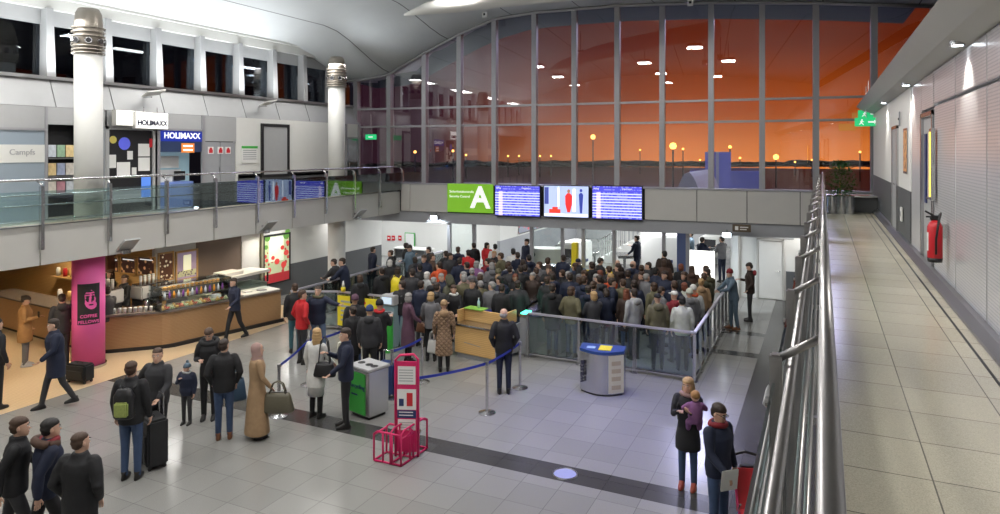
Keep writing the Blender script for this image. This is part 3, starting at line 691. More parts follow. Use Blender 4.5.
# poster and small fittings on the walkway wall
t = thing('wall_poster', 'small orange and brown poster on the white wall beside the perforated panels', 'poster', (XR-.02, 13.6, 5.05))
S().bbox(-.01, .0, -.02, .55, -.35, .45, .003).obj('frame', 'steel', t); S().box(-.014, -.01, .02, .51, -.31, .41).obj('print', food_mat('poster_orange', (.45, .22, .08), (.12, .05, .03), 9), t)
t = thing('wall_lamp', 'upright yellow-lit strip lamp beside the recessed door on the walkway', 'lamp', (XR-.02, 10.45, 4.9))
S().bbox(-.05, .0, -.09, .09, -.45, .5, .01).obj('casing', 'steel', t); S().box(-.056, -.05, -.05, .05, -.4, .45).obj('diffuser', mat('yellow_lamp', (.8, .6, .1), .4, estr=1.6, emit=(1, .72, .12)), t)
t = thing('wall_socket_box', 'small white socket box low on the dark dado of the walkway wall', 'socket', (XR-.03, 14.3, 3.95))
S().bbox(-.03, .0, -.09, .09, -.13, .13, .008).obj('box', 'white', t); S().box(-.034, -.03, -.04, .04, -.03, .05).obj('flap', 'grey', t)
t = thing('intercom', 'small dark intercom high on the white walkway wall', 'intercom', (XR-.03, 14.7, 5.7))
S().bbox(-.02, .0, -.05, .05, -.14, .14, .008).obj('box', 'grey', t); S().cyl(-.021, 0, -.02, .02, .015, 8).obj('button', 'black', t)
# downlights above the walkway
for i, y in enumerate((-.9, 3.6, 8.3, 13.0, 17.6)):
    t = thing('downlight', 'round recessed downlight over the walkway wall, %s' % ('behind the camera', 'first ahead of the camera', 'brightest near the top right corner', 'second of the visible row', 'farthest near the exit signs')[i], 'light', (1.25, y, 6.20), 0, 'walkway downlights')
    S().cyl(0, 0, -.02, .03, .07, 20).obj('rim', 'steel', t); S().cyl(0, 0, -.024, -.02, .05, 20).obj('lens', 'lamp', t)
    l = bpy.data.lights.new('downlight_beam', 'SPOT'); l.energy = 95; l.spot_size = R(95); l.spot_blend = .5; l.shadow_soft_size = .04; l.color = (1, .96, .88)
    o = bpy.data.objects.new('downlight_beam', l); COL.objects.link(o); o.location = (1.22, y, 6.16); o.rotation_euler = (0, 0, 0)
# potted bush
t = thing('potted_bush', 'leafy dark green bush in a ribbed metal planter at the walkway end', 'plant', (.22, 20.0, WZ))
for dx in (-.0, .22, .42):
    S().cyl(dx, 0, 0, .48, .12, 18).obj('planter_tube', 'steel', t, smooth=False)
S().tube([(.2, 0, .4), (.2, 0, .9)], .02, 6).obj('stem', 'cafe_wood', t)
s = S()
for i in range(900):
    a = random.uniform(0, 6.28); h = random.uniform(0, 1); r = random.uniform(.05, .42)*(1-abs(h-.4)); c = Vector((.2+r*math.cos(a)*1.1, r*math.sin(a), .45+h*.95))
    T = Matrix.Rotation(random.uniform(0, 6.28), 3, 'Z') @ Matrix.Rotation(random.uniform(-1, 1), 3, 'X'); l = random.uniform(.05, .09)
    s.add([c+T@Vector(v) for v in ((0, 0, 0), (l*.35, l*.5, .01), (0, l, 0), (-l*.35, l*.5, .01))], [(0, 1, 2, 3)])
s.obj('foliage', 'leaf', t)

# ================================================================== GALLERY SHOPS
def wallbox(x0, x1, y0, y1, off=0, th=.05, X=XW):
    a = WX(x0, y0, X); b = WX(x1, y1, X)
    return a.y, b.y, b.z, a.z
ysA, ysB = WX(0, 150, XW).y-6, WX(47, 150, XW).y
t = thing('frosted_shop_front', 'pale blue frosted glass shop front with a white name strip at the left edge', 'shop front', (XW, ysA, WZ))
L = ysB-ysA
S().box(-.05, 0, 0, L, 0, 2.72).obj('panel', mat('frosted_blue', (.30, .36, .42), .35, noise=.03), t)
S().box(0, .015, 0, L, 1.38, 1.80).obj('name_strip', 'white', t)
text('Campfs', .19, 'lettering', mat('grey_lettering', (.4, .4, .42), .5), t, (.02, WX(22, 155, XW).y-ysA, 1.62), (R(90), 0, R(90)))
S().box(0, .03, 0, L, 2.14, 2.20).box(0, .04, L-.06, L, 0, 2.72).obj('frame', 'mull', t)
S().box(-.01, .01, 0, L, 2.2, 2.72).obj('top_panel', 'lgrey', t)
# leaflet recess
ya, yb = ysB, WX(72, 150, XW).y+1.0
ydoor0 = WX(107, 150, XW).y
t = thing('leaflet_rack', 'dark rack of travel leaflets between the frosted front and the round column', 'rack', (XW, ysB, WZ))
L2 = ydoor0-ysB
S().box(-.5, -.45, 0, L2, 0, 2.3).box(-.45, 0, 0, .03, 0, 2.3).obj('back', 'black', t)
S().box(-.45, .0, .05, 1.0, .55, .58).box(-.45, .0, .05, 1.0, 1.0, 1.03).box(-.45, .0, .05, 1.0, 1.45, 1.48).obj('shelf', 'steel_dark', t)
S().box(-.05, 0, 1.0, L2, 0, 2.3).obj('side_panel', 'grey', t)
S().box(-.05, 0.0, 0, L2, 2.3, 2.72).obj('top_panel', 'lgrey', t)
cols_l = [(.75, .7, .62), (.5, .25, .3), (.6, .65, .7), (.3, .45, .3), (.8, .6, .3), (.35, .4, .55)]
lp = None
for i in range(12):
    o = S().box(-.2, -.17, 0, .19, 0, .30).box(-.169, -.168, .02, .17, .17, .27).obj('leaflet', mat('leaflet_print', cols_l[i % 6], .6, noise=.3, nscale=14), loc=(XW+.05, ysB+.1+.22*(i % 4), WZ+(.6, 1.05, 1.5)[i//4]+.0))
    tag(o, 'leaflet standing on the %s shelf of the dark rack, %s of four from the left' % (('lowest', 'middle', 'top')[i//4], ('first', 'second', 'third', 'fourth')[i % 4]), 'leaflet', 'leaflets in the rack')
# travel shops
y0, y1, y2, y3 = WX(107, 160, XW).y, WX(153, 160, XW).y, WX(158, 160, XW).y, WX(202, 160, XW).y
t = thing('notice_window', 'dark shop window covered with notices and stickers beside the blue shop', 'shop window', (XW, y0, WZ)); L = y1-y0
S().box(-.06, 0, 0, L, 0, 2.25).obj('glass', 'black', t)
S().box(-.6, .05, -.05, .03, 0, 2.3).box(-.6, .05, L-.04, L+.10, 0, 2.3).box(0, .05, -.05, L+.2, 2.22, 2.3).obj('frame', 'lgrey', t)
S().box(-.02, .0, -.05, L+.2, 2.3, 2.72).obj('top_panel', 'lgrey', t)
def sheet(name, m, ya, yb, za, zb, nm, x=.012): return S().box(x-.008, x, ya*L, yb*L, za, zb).obj(nm, m, t)
sheet('', 'paper', .03, .18, 1.2, 1.55, 'notice_sheet'); sheet('', 'paper', .2, .48, .95, 1.35, 'notice_sheet'); sheet('', 'paper', .66, .92, 1.5, 1.85, 'notice_sheet'); sheet('', 'paper', .66, .92, 1.1, 1.47, 'notice_sheet'); sheet('', 'paper', .52, .62, 1.0, 1.2, 'notice_sheet')
sheet('', 'paper', .42, .54, 1.42, 1.65, 'notice_sheet')
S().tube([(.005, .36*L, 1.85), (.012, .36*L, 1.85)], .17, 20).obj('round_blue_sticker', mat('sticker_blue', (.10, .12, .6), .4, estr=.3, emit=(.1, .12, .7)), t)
S().tube([(.005, .12*L, 1.95), (.012, .12*L, 1.95)], .1, 20).obj('round_gold_sticker', mat('sticker_gold', (.6, .5, .12), .4), t)
sheet('', 'red', .9, 1.02, 1.75, 2.0, 'red_sign', .03)
S().box(.0, .02, .05*L, .95*L, .25, .60).obj('counter_ledge', 'grey', t)
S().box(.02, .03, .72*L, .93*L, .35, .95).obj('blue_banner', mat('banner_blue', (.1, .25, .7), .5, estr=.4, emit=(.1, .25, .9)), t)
# illuminated boxes above
t = thing('lit_blank_box', 'blank lit white sign box beside the hanging shop sign', 'sign', (XW+.1, WX(109, 120, XW).y, WZ+2.32)); S().bbox(0, .18, 0, WX(131, 120, XW).y-WX(109, 120, XW).y, 0, .42, .01).obj('casing', 'fascia', t); S().box(.18, .19, .02, .85, .02, .40).obj('face', 'lightbox', t)
q0, q1 = WX(133, 120, XW+.3).y, WX(166, 120, XW+.3).y
t = thing('hanging_shop_sign', 'lit white hanging sign box with dark HOLIMAXX lettering', 'sign', (XW+.25, q0, WZ+2.25)); L = q1-q0
S().bbox(0, .14, 0, L, 0, .46, .012).obj('casing', 'fascia', t); S().box(.14, .15, .02, L-.02, .02, .44).obj('face', 'lightbox', t)
text('HOLIMAXX', .20, 'lettering', 'text_dark', t, (.165, L*.5, .16), (R(90), 0, R(90)), bold=.010, sx=L*.92/1.05)
S().tube([(.07, .3, .46), (.07, .3, .60)], .012, 6).tube([(.07, L-.3, .46), (.07, L-.3, .6)], .012, 6).obj('hanger', 'steel', t)
t = thing('travel_shop_front', 'shop front with dark blue HOLIMAXX name band and orange label over a lit counter', 'shop front', (XW, y2, WZ)); L = y3-y2
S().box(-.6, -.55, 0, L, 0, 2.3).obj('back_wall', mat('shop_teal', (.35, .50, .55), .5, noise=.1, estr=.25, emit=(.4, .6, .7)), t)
S().box(-.02, .03, 0, L, 1.93, 2.24).obj('name_band', 'holi_blue', t)
text('HOLIMAXX', .24, 'lettering', 'text_white', t, (.035, L*.52, 2.09), (R(90), 0, R(90)), bold=.005, sx=L*.84/1.26)
S().box(-.02, .02, 0, L*.98, 1.62, 1.93).obj('window_band', mat('dark_blue_glass', (.03, .05, .12), .3), t)
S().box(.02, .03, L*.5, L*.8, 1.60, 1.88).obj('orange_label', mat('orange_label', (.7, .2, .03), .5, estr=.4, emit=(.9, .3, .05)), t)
for zz in (1.8, 1.68): S().box(.03, .034, L*.54, L*.76, zz-.025, zz+.025).obj('label_text', 'text_white', t)
S().box(-.5, -.45, L*.1, L*.7, 1.15, 1.5).box(-.5, -.45, L*.1, L*.75, .7, 1.1).obj('brochure_shelf', 'paper', t)
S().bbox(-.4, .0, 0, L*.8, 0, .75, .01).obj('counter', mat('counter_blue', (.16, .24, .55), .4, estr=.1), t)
S().bbox(-.3, -.26, L*.5, L*.75, .78, 1.05, .008).obj('monitor', 'black', t)
S().box(-.3, -.1, L*.1, L*.3, .75, .85).box(-.3, -.2, L*.35, L*.42, .75, .9).obj('leaflet_pile', 'paper', t)
S().box(-.02, .05, -.12, .04, 0, 2.3).box(-.02, .05, L-.03, L+.08, 0, 2.72).box(-.02, .05, -.12, L, 2.24, 2.3).obj('frame', 'mull', t)
S().box(-.02, .0, 0, L, 2.3, 2.72).obj('top_panel', 'lgrey', t)
# grey double doors
y4, y5 = WX(204, 160, XW).y, WX(236, 160, XW).y
d = struct(bpy.data.objects.new('door_4', None)); COL.objects.link(d); d.location = (XW, y4, WZ); L = y5-y4
S().box(-.1, .01, 0, L, 1.95, 2.72).obj('door_transom', 'lgrey', d)
for a, b in ((.02, .49), (.51, .98)): S().bbox(-.06, -.01, a*L, b*L, 0, 1.93, .005).obj('door_leaf', 'grey', d)
S().tube([(.01, L*.46, .95), (.01, L*.46, 1.15)], .015, 8).obj('door_handle', 'steel', d)
for i, (a, z, w_) in enumerate(((.12, 1.68, 'left'), (.42, 1.68, 'middle'), (.66, 1.68, 'right'))):
    t = thing('safety_notice', 'small red and white safety notice on the grey doors, the %s one' % w_, 'notice', (XW+.0, y4+a*L, WZ+z-.02), 0, 'notices on the grey doors')
    S().box(-.01, .01, 0, .2, -.1, .12).obj('plate', 'paper', t); S().box(.01, .014, .03, .17, -.07, .04).ell((.012, .1, .06), (.003, .05, .04), 8).obj('pictogram', 'red', t)
# white wall items
def panel(name, label, cat, x0, x1, ya_, yb_, m, X=XW, frame=None, fm='black', th=.03):
    a, b, z0, z1 = WX(x0, ya_, X).y, WX(x1, ya_, X).y, WX((x0+x1)/2, yb_, X).z, WX((x0+x1)/2, ya_, X).z
    t = thing(name, label, cat, (X, a, z0)); L, H = b-a, z1-z0
    if frame:
        S().box(0, th, 0, frame, 0, H).box(0, th, L-frame, L, 0, H).box(0, th, frame, L-frame, H-frame, H).box(0, th, frame, L-frame, 0, frame).obj('frame', fm, t)
        S().box(0, th*.6, frame, L-frame, frame, H-frame).obj('face', m, t)
    else: S().bbox(0, th, 0, L, 0, H, .004).obj('face', m, t)
    return t, L, H
t, L, H = panel('wall_notice', 'small white notice with green heading beside the grey doors', 'notice', 241, 257, 146, 163, 'paper')
S().box(.03, .034, 0, L, H-.08, H).obj('green_heading', 'green_bin', t)
for i in range(5): S().box(.03, .033, .06, L-.06, H-.16-.07*i, H-.13-.07*i).obj('text_line', 'lgrey', t)
t, L, H = panel('framed_wall_panel', 'tall pale panel in a thick black frame on the gallery wall', 'panel', 260.5, 288.5, 124, 177, 'lgrey', frame=.10, th=.06)
panel('wall_band', 'dark band along the foot of the white gallery wall', 'band', 238, 330, 172.5, 176.5, 'black', th=.02)
struct(S().box(XW, XW+.02, WX(238, 176, XW).y, 21.4, WZ, 4.3).obj('wall_left_lower_band', 'dado'))
# glazed lobby at gallery end
d = struct(bpy.data.objects.new('door_5', None)); COL.objects.link(d); d.location = (XW+.05, 21.5, WZ)
S().box(0, .06, 0, .06, 0, 2.72).box(0, .06, .8, .86, 0, 2.72).box(0, .06, 0, .86, 2.14, 2.2).obj('door_frame', 'mull', d)
S().box(.02, .03, .06, .8, .02, 2.14).obj('door_glass', 'railglass', d)
S().tube([(.1, .15, .9), (.1, .15, 1.2)], .015, 8).obj('door_handle', 'steel', d)

# ================================================================== COFFEE SHOP
yC0, yC1 = 11.1, 15.9
def ctr(y): return -15.62+(-14.82+15.62)*(y-11.1)/(15.9-11.1)
t = thing('coffee_counter', 'long walnut coffee counter with dark plinth and glass food display', 'counter')
poly = [(-22, 11.5), (-17.0, 11.0), (-16.6, 11.0), (-16.3, 11.15), (-15.38, 12.08), (-15.28, 12.25), (-14.6, 15.5), (-15.35, 15.65), (-16.0, 12.6), (-16.3, 12.1), (-17, 11.8), (-22, 12.2)]
S().prism(poly, .10, .92).obj('front', 'cafe_wood', t)
S().prism([(x+(.05 if i > 5 else .06), y+.08) if i < 7 else (x, y) for i, (x, y) in enumerate(poly)], 0, .10).obj('plinth', 'black', t)
S().prism([(x+(.05 if 0 < i < 7 else 0), y-(.05 if i < 4 else 0)) for i, (x, y) in enumerate(poly)], .92, .97).obj('worktop', mat('dark_stone_top', (.16, .13, .11), .25, noise=.2), t)
T0 = Vector((-15.26, 12.3, 0)); T1 = Vector((-14.6, 15.5, 0)); dr = (T1-T0).normalized(); ang = math.atan2(dr.y, dr.x)
# glass display case on the counter (local x along the counter, y inward)
t = thing('food_display', 'tiered glass food display with pastries and bottles on the coffee counter', 'display case', T0+Vector((-.04, -.35, .97)), ang)
S().box(.05, 2.0, .02, .70, 0, .03).obj('base', 'steel', t)
S().box(.05, 2.0, .18, .70, .25, .265).box(.05, 2.0, .32, .70, .46, .475).obj('shelf', 'steel', t)
S().box(.05, 2.0, .02, .028, .03, .20).obj('glass_front', 'glass', t)
S().box(.05, .06, .02, .7, 0, .62).box(1.99, 2.0, .02, .7, 0, .62).box(.05, 2.0, .3, .7, .61, .62).obj('glass_top', 'glass', t)
t = thing('service_counter', 'white-topped walnut end counter with a raised glass screen', 'counter', T0+dr*2.05+Vector((0, 0, .97)), ang)
S().box(.0, 1.18, .0, .72, 0, .03).obj('white_top', 'white', t)
S().box(.1, 1.1, .45, .46, .03, .35).obj('glass_screen', 'glass', t)
S().bbox(-.55, -.03, .1, .6, -.02, .22, .02).obj('till_box', 'black', t)
# pastries & bottles
fl = [('pastry', 'golden pastry lying in the food display', 'pastry', food_mat('pastry_crust', (.55, .28, .08), (.75, .5, .2), 20), 0),
      ('sandwich', 'wrapped sandwich in the food display', 'sandwich', food_mat('sandwich_fill', (.7, .6, .42), (.5, .12, .06), 25), 1),
      ('drink_bottle', 'small drink bottle in the food display', 'bottle', mat('juice', (.35, .12, .30), .2), 2)]
base = T0+Vector((-.04, -.35, .97)); nv = Vector((-dr.y, dr.x, 0))
protos = []
for nm, lb, ct, m, k in fl:
    if k == 0: s = S().ell((0, 0, .03), (.06, .035, .03), 10)
    elif k == 1: s = S().add([(-.06, -.03, 0), (.06, -.03, 0), (.06, .04, 0), (-.06, .04, 0), (0, -.03, .09), (0, .04, .09)], [(0, 3, 2, 1), (0, 1, 4), (3, 5, 2), (0, 4, 5, 3), (1, 2, 5, 4)])
    else: s = S().loft([(0, 0, 0, .03, .03), (0, 0, .11, .03, .03), (0, 0, .14, .013, .013), (0, 0, .17, .014, .014)], 10)
    protos.append((nm, lb, ct, s.mesh(nm, [m], True)))
tones = [food_mat('crust', (.62, .34, .10), (.8, .55, .25), 20), food_mat('berry_tart', (.45, .05, .05), (.8, .6, .3), 25), food_mat('green_filling', (.6, .55, .35), (.15, .35, .06), 25), mat('bottle_purple', (.25, .08, .35), .2), mat('bottle_orange', (.8, .35, .05), .2), mat('bottle_pale', (.7, .75, .8), .2)]
tnames = ['golden', 'dark red', 'green-flecked', 'purple', 'orange', 'pale']
for row, (dy, z, kinds) in enumerate(((.12, .03, (1, 0)), (.28, .265, (2,)), (.52, .475, (0,)), (.30, .03, (0, 1)))):
    for i in range(15):
        k = kinds[i % len(kinds)]; nm, lb, ct, me = protos[k]
        o = bpy.data.objects.new(nm, me); COL.objects.link(o); p = base+dr*(.14+.125*i)+nv*dy; o.location = (p.x, p.y, p.z+z); o.rotation_euler[2] = ang+random.uniform(-.3, .3)
        q = (3+(i+row) % 3) if k == 2 else (0 if row == 2 else i % 3)
        o.material_slots[0].link = 'OBJECT'; o.material_slots[0].material = tones[q]
        tag(o, '%s %s on the %s of the glass food display' % (tnames[q], nm.replace('_', ' '), ('front of the bottom shelf', 'middle shelf', 'top shelf', 'back of the bottom shelf')[row]), ct, '%s %s, %s' % (tnames[q], nm.replace('_', ' '), ('bottom front row', 'middle row', 'top row', 'bottom back row')[row]))
# espresso machines, cups, jars
def espresso(p, rz, label):
    t = thing('espresso_machine', label, 'coffee machine', p, rz, None)
    S().bbox(-.45, .45, -.25, .25, .12, .48, .03).obj('body', 'lgrey', t)
    S().box(-.4, .4, -.28, -.2, .1, .16).obj('drip_tray', 'black', t)
    for q in (-.25, 0, .25):
        S().cyl(q, -.28, .22, .30, .04, 10).obj('brew_group', 'steel_dark', t); S().tube([(q, -.30, .24), (q, -.45, .24)], .014, 6).obj('portafilter', 'black', t)
    S().box(-.42, .42, -.2, .2, .48, .52).obj('cup_rail', 'steel', t)
    for q in (-.38, .38): S().box(q-.03, q+.03, -.2, .2, 0, .12).obj('foot', 'black', t)
    return t
espresso((-17.2, 11.75, .97), R(180+5), 'steel espresso machine left of the pink pillar')
espresso((-16.9, 12.9, .93), R(90), 'steel espresso machine on the back bench behind the baristas')
cup = S().loft([(0, 0, 0, .03, .03), (0, 0, .11, .042, .042), (0, 0, .115, .044, .044), (0, 0, .13, .03, .03)], 12).mesh('paper_cup', [M['paper']], True)
def cups(n, p, dx, dy, label, group, stack=3):
    for i in range(n):
        o = bpy.data.objects.new('paper_cup', cup); COL.objects.link(o); o.location = (p[0]+dx*(i//stack), p[1]+dy*(i//stack), p[2]+.05*(i % stack)); tag(o, label, 'cup', group)
cups(15, (-17.55, 11.75, 1.49), .16, .01, 'white cup stacked on top of the espresso machine left of the pink pillar', 'cups on the left machine')
cups(9, (-16.35, 11.3, .97), .085, .085, 'upright white bottle-shaped cup on the counter right of the pink pillar', 'cups beside the pillar', 1)
cups(12, (-16.9, 12.6, 1.45), 0, .13, 'white cup stacked on the espresso machine behind the baristas', 'cups on the back machine')
jar = S().loft([(0, 0, 0, .06, .06), (0, 0, .2, .065, .065), (0, 0, .22, .05, .05), (0, 0, .26, .05, .05)], 12)
for i, (x, y, m, w_) in enumerate(((-15.55, 12.2, 'oak', 'wooden'), (-15.85, 12.0, 'steel', 'metal'), (-18.1, 11.8, 'paper', 'white'), (-18.45, 11.8, 'red', 'red'), (-18.8, 11.85, 'oak', 'brown'), (-19.3, 11.9, 'paper', 'cream'))):
    tag(jar.obj('storage_jar', m, loc=(x, y, .97), smooth=True), '%s jar on the coffee counter, %s' % (w_, 'right of the baristas' if i < 2 else 'left of the pink pillar'), 'jar')
# back bench
t = thing('back_bench', 'oak back bench with glass doors behind the baristas', 'bench', (-17.15, 13.1, 0))
S().bbox(.05, .45, -.9, .15, 0, .90, .01).obj('carcass', 'oak', t); S().box(.03, .47, -.92, .17, .90, .93).obj('worktop', 'steel', t)
t = thing('wall_shelf', 'oak shelf unit on the wood wall left of the pink pillar', 'shelf', (-20.4, 13.3, 1.2))
S().box(-1.2, 1.6, -.3, 0, 0, .04).obj('shelf_board', 'oak', t); S().box(.2, 1.5, -.28, -.02, .35, 1.1).obj('dark_niche', mat('niche_brown', (.12, .05, .03), .5), t); S().box(-1.2, 1.6, -.3, 0, 1.1, 1.14).obj('shelf_board', 'oak', t)
for i in range(8): tag(jar.obj('storage_jar', ('paper', 'red', 'oak', 'leaf')[i % 4], loc=(-21.4+.33*i, 13.15, 1.24), smooth=True), '%s jar on the wall shelf of the coffee shop' % ('white', 'red', 'brown', 'green')[i % 4], 'jar', '%s jars on the wall shelf' % ('white', 'red', 'brown', 'green')[i % 4])
# menu boards
fm1 = food_mat('menu_photos', (.05, .02, .015), (.62, .35, .16), 7); fm2 = food_mat('menu_cups', (.10, .04, .02), (.8, .7, .5), 9)
YB = 13.28
def menu(x0, x1, y0, y1, m, label):
    a, b = WY(x0, y1, YB), WY(x1, y1, YB); z0, z1 = WY((x0+x1)/2, y1, YB).z, WY((x0+x1)/2, y0, YB).z
    t = thing('menu_board', label, 'menu board', (a.x, YB, z0), 0, 'menu boards'); L, H = b.x-a.x, z1-z0
    S().box(0, L, -.04, 0, 0, .04).box(0, L, -.04, 0, H-.04, H).box(0, .04, -.04, 0, .04, H-.04).box(L-.04, L, -.04, 0, .04, H-.04).obj('frame', 'oak', t)
    S().box(.04, L-.04, -.02, 0, .04, H-.04).obj('print', m, t)
    S().box(L*.15, L*.85, -.024, -.02, H-.12, H-.09).obj('heading', 'text_white', t)
for i, (x0, x1) in enumerate(((104, 120), (121, 137), (138, 156))): menu(x0, x1, 256, 272.5+1.6*i, fm1, 'dark menu board with food pictures on the coffee shop wall, %s of three' % ('left', 'middle', 'right')[i])
t, L, H = panel('cup_menu_board', 'tall dark menu board with rows of cups beside the food poster', 'menu board', 157.5, 173.5, 252, 281, fm2, X=XC, frame=.05, fm='oak')
t, L, H = panel('food_poster', 'large pale lilac and cream poster in oak frame on the coffee shop wall', 'poster', 175, 197.5, 250, 280, mat('lilac_print', (.45, .35, .5), .5, noise=.3, nscale=3, estr=.2, emit=(.45, .35, .5)), X=XC, frame=.06, fm='oak')
S().box(.02, .026, L*.35, L*.68, .2, H-.15).obj('cream_glass', mat('cream_print', (.85, .85, .6), .5, estr=.6, emit=(.9, .9, .6)), t)
S().box(.02, .027, L*.1, L*.9, .12, .3).obj('berry_row', food_mat('berry_print', (.5, .5, .3), (.08, .05, .12), 14), t)
t, L, H = panel('white_wall_panel', 'plain white panel on the wall left of the red flower poster', 'panel', 240.5, 258, 240, 271, 'white', X=XC, th=.06)
t, L, H = panel('flower_poster', 'backlit poster of red flowers with a red base on the dark wall', 'poster', 262, 289, 234, 283, food_mat('flower_print', (.5, .56, .34), (.5, .06, .05), 5), X=XC+.05, frame=.05, fm='black', th=.08)
S().box(.05, .055, .05, L-.05, .05, .35).obj('red_base', E('poster_red', (.5, .03, .04), .2), t)
S().box(.05, .053, L*.2, L*.75, H*.45, H-.08).obj('pale_centre', E('poster_pale', (.8, .88, .7), .3), t)
for i, (dy, dz, r) in enumerate(((.2, .5, .12), (.5, .75, .13), (.75, .6, .14), (.85, 1.0, .13), (.7, 1.2, .1), (.35, .9, .09), (.9, 1.35, .09), (.12, .85, .08))):
    S().ell((.056, dy*L, dz), (.004, r, r*.8), 10).obj('red_flower', E('flower_red', (.7, .06, .05), .35), t)
for i, (dy, dz, r) in enumerate(((.15, 1.6, .14), (.85, 1.6, .16), (.1, 1.3, .1), (.9, 1.75, .12))):
    S().ell((.056, dy*L, dz), (.004, r, r*.8), 10).obj('green_leaf', E('flower_leaf', (.12, .3, .05), .25), t)
t = thing('frame_post', 'olive metal post beside the red flower poster', 'post', (XC+.1, WX(259.5, 260, XC).y, 0)); S().bbox(-.04, .04, -.05, .05, 0, 2.66, .006).obj('post', mat('olive', (.28, .26, .18), .5), t)
t = thing('glass_cold_case', 'refrigerated glass case with white top against the wall behind the end counter', 'display case', (-16.3, 15.6, 0), R(0))
S().bbox(-.45, .3, -1.6, .8, 0, .95, .02).obj('body', mat('sage_panel', (.24, .28, .24), .5), t); S().box(-.5, .35, -.9, .85, 1.25, 1.33).obj('white_top', 'white', t)
for yy_ in (-.85, .8): S().box(.28, .32, yy_-.02, yy_+.02, .95, 1.25).obj('post', 'black', t)
S().box(-.3, .2, -.8, -.1, 1.33, 1.43).obj('paper_tray', 'paper', t)
# things lying about on the service counter
for i, (a_, b_, m, nm, lb) in enumerate(((-.75, .2, 'paper', 'napkin_box', 'white napkin box on the counter by the black till'), (-.62, .35, 'oak', 'snack_basket', 'small wooden snack basket on the counter by the black till'), (.3, .3, 'paper', 'paper_stack', 'paper stack on the white end counter'), (.7, .2, 'lgrey', 'tray', 'grey tray on the white end counter'))):
    p = T0+dr*(2.05+a_)+nv*b_
    s = S().bbox(-.12, .12, -.1, .1, 0, .12 if i < 2 else .03, .01); s.box(-.1, .1, -.08, .08, .12 if i < 2 else .03, .14 if i < 2 else .035)
    tag(s.obj(nm, m, loc=(p.x, p.y, 1.0), rz=ang), lb, 'box' if i < 2 else 'tray')
# cafe ceiling lamps
for i, (x, y) in enumerate(((-15.9, 5.5), (-15.9, 8.6), (-15.9, 12.2), (-15.7, 14.6), (-18.5, 8), (-18.5, 11.5), (-21, 9), (-20.5, 12.4), (-16.3, 17))):
    t = thing('cafe_downlight', 'warm round downlight in the coffee shop ceiling under the gallery', 'light', (x, y, 2.70), 0, 'coffee shop downlights')
    S().cyl(0, 0, -.02, .02, .09, 18).obj('rim', 'steel', t); S().cyl(0, 0, -.024, -.02, .07, 18).obj('lens', 'warm_lamp', t)
    l = bpy.data.lights.new('cafe_beam', 'SPOT'); l.energy = 130; l.spot_size = R(140); l.spot_blend = .6; l.shadow_soft_size = .08; l.color = (1, .80, .55) if y < 15 else (1, .93, .82)
    o = bpy.data.objects.new('cafe_beam', l); COL.objects.link(o); o.location = (x, y, 2.64)

# ================================================================== QUEUE BARRIERS
def fence(p0, p1, n, label, belt_top='steel', posts_extra=True, gl=True):
    p0, p1 = Vector((*p0, 0)), Vector((*p1, 0)); L = (p1-p0).length; a = math.atan2(p1.y-p0.y, p1.x-p0.x)
    t = thing('glass_barrier', label, 'barrier', p0, a)
    S().bbox(0, L, -.035, .035, 1.06, 1.11, .01).obj('handrail', belt_top, t)
    S().box(0, L, -.02, .02, .06, .10).obj('bottom_rail', 'steel', t)
    for i in range(n+1):
        x = L*i/n
        S().bbox(x-.03, x+.03, -.03, .03, 0, 1.06, .006).obj('post', 'steel', t)
        S().bbox(x-.07, x+.07, -.06, .06, 0, .015, .004).obj('foot_plate', 'steel_dark', t)
    if gl:
        for i in range(n): S().box(L*i/n+.05, L*(i+1)/n-.05, -.006, .006, .12, 1.03).obj('glass_panel', 'railglass', t)
    return t
pale = mat('pale_handrail', (.62, .60, .68), .3, .6)
fence((-6.6, 15.5), (-2.55, 15.4), 3, 'glass barrier with pale handrail in front of the crowd, beside the steel bin', pale)
b2 = fence((-2.55, 15.4), (-2.55, 21.6), 8, 'barrier with close upright bars running to the white door', pale, gl=False)
fence((-13.75, 15.0), (-13.75, 23.6), 6, 'long glass barrier left of the crowd, running towards the end wall', pale)
fence((-12.5, 15.55), (-10.25, 15.6), 2, 'glass barrier carrying the yellow poster', pale)
fence((-13.7, 15.0), (-12.5, 15.55), 1, 'short slanted glass barrier by the yellow poster', pale)
t = thing('yellow_poster', 'yellow poster board with pale text fixed to the glass barrier', 'poster', (-12.45, 15.47, 0))
S().bbox(0, 1.35, -.02, .02, .15, 1.0, .006).obj('board', 'yellow', t)
for i in range(5): S().box(.12, .55, -.026, -.02, .82-.13*i, .87-.13*i).obj('text_block', 'lgrey', t)
S().box(.75, .98, -.026, -.02, .84, .90).obj('text_block', 'red', t)
t = thing('dispenser_bottle', 'small yellow and white dispenser standing on the end of the yellow barrier', 'bottle', (-12.3, 15.52, 1.11)); S().loft([(0, 0, 0, .06, .06), (0, 0, .1, .07, .07), (0, 0, .13, .04, .04)], 12).obj('base', 'yellow', t, smooth=True); S().loft([(0, 0, .13, .04, .04), (0, 0, .22, .03, .03), (0, 0, .3, .012, .012)], 12).obj('nozzle', 'white', t, smooth=True)
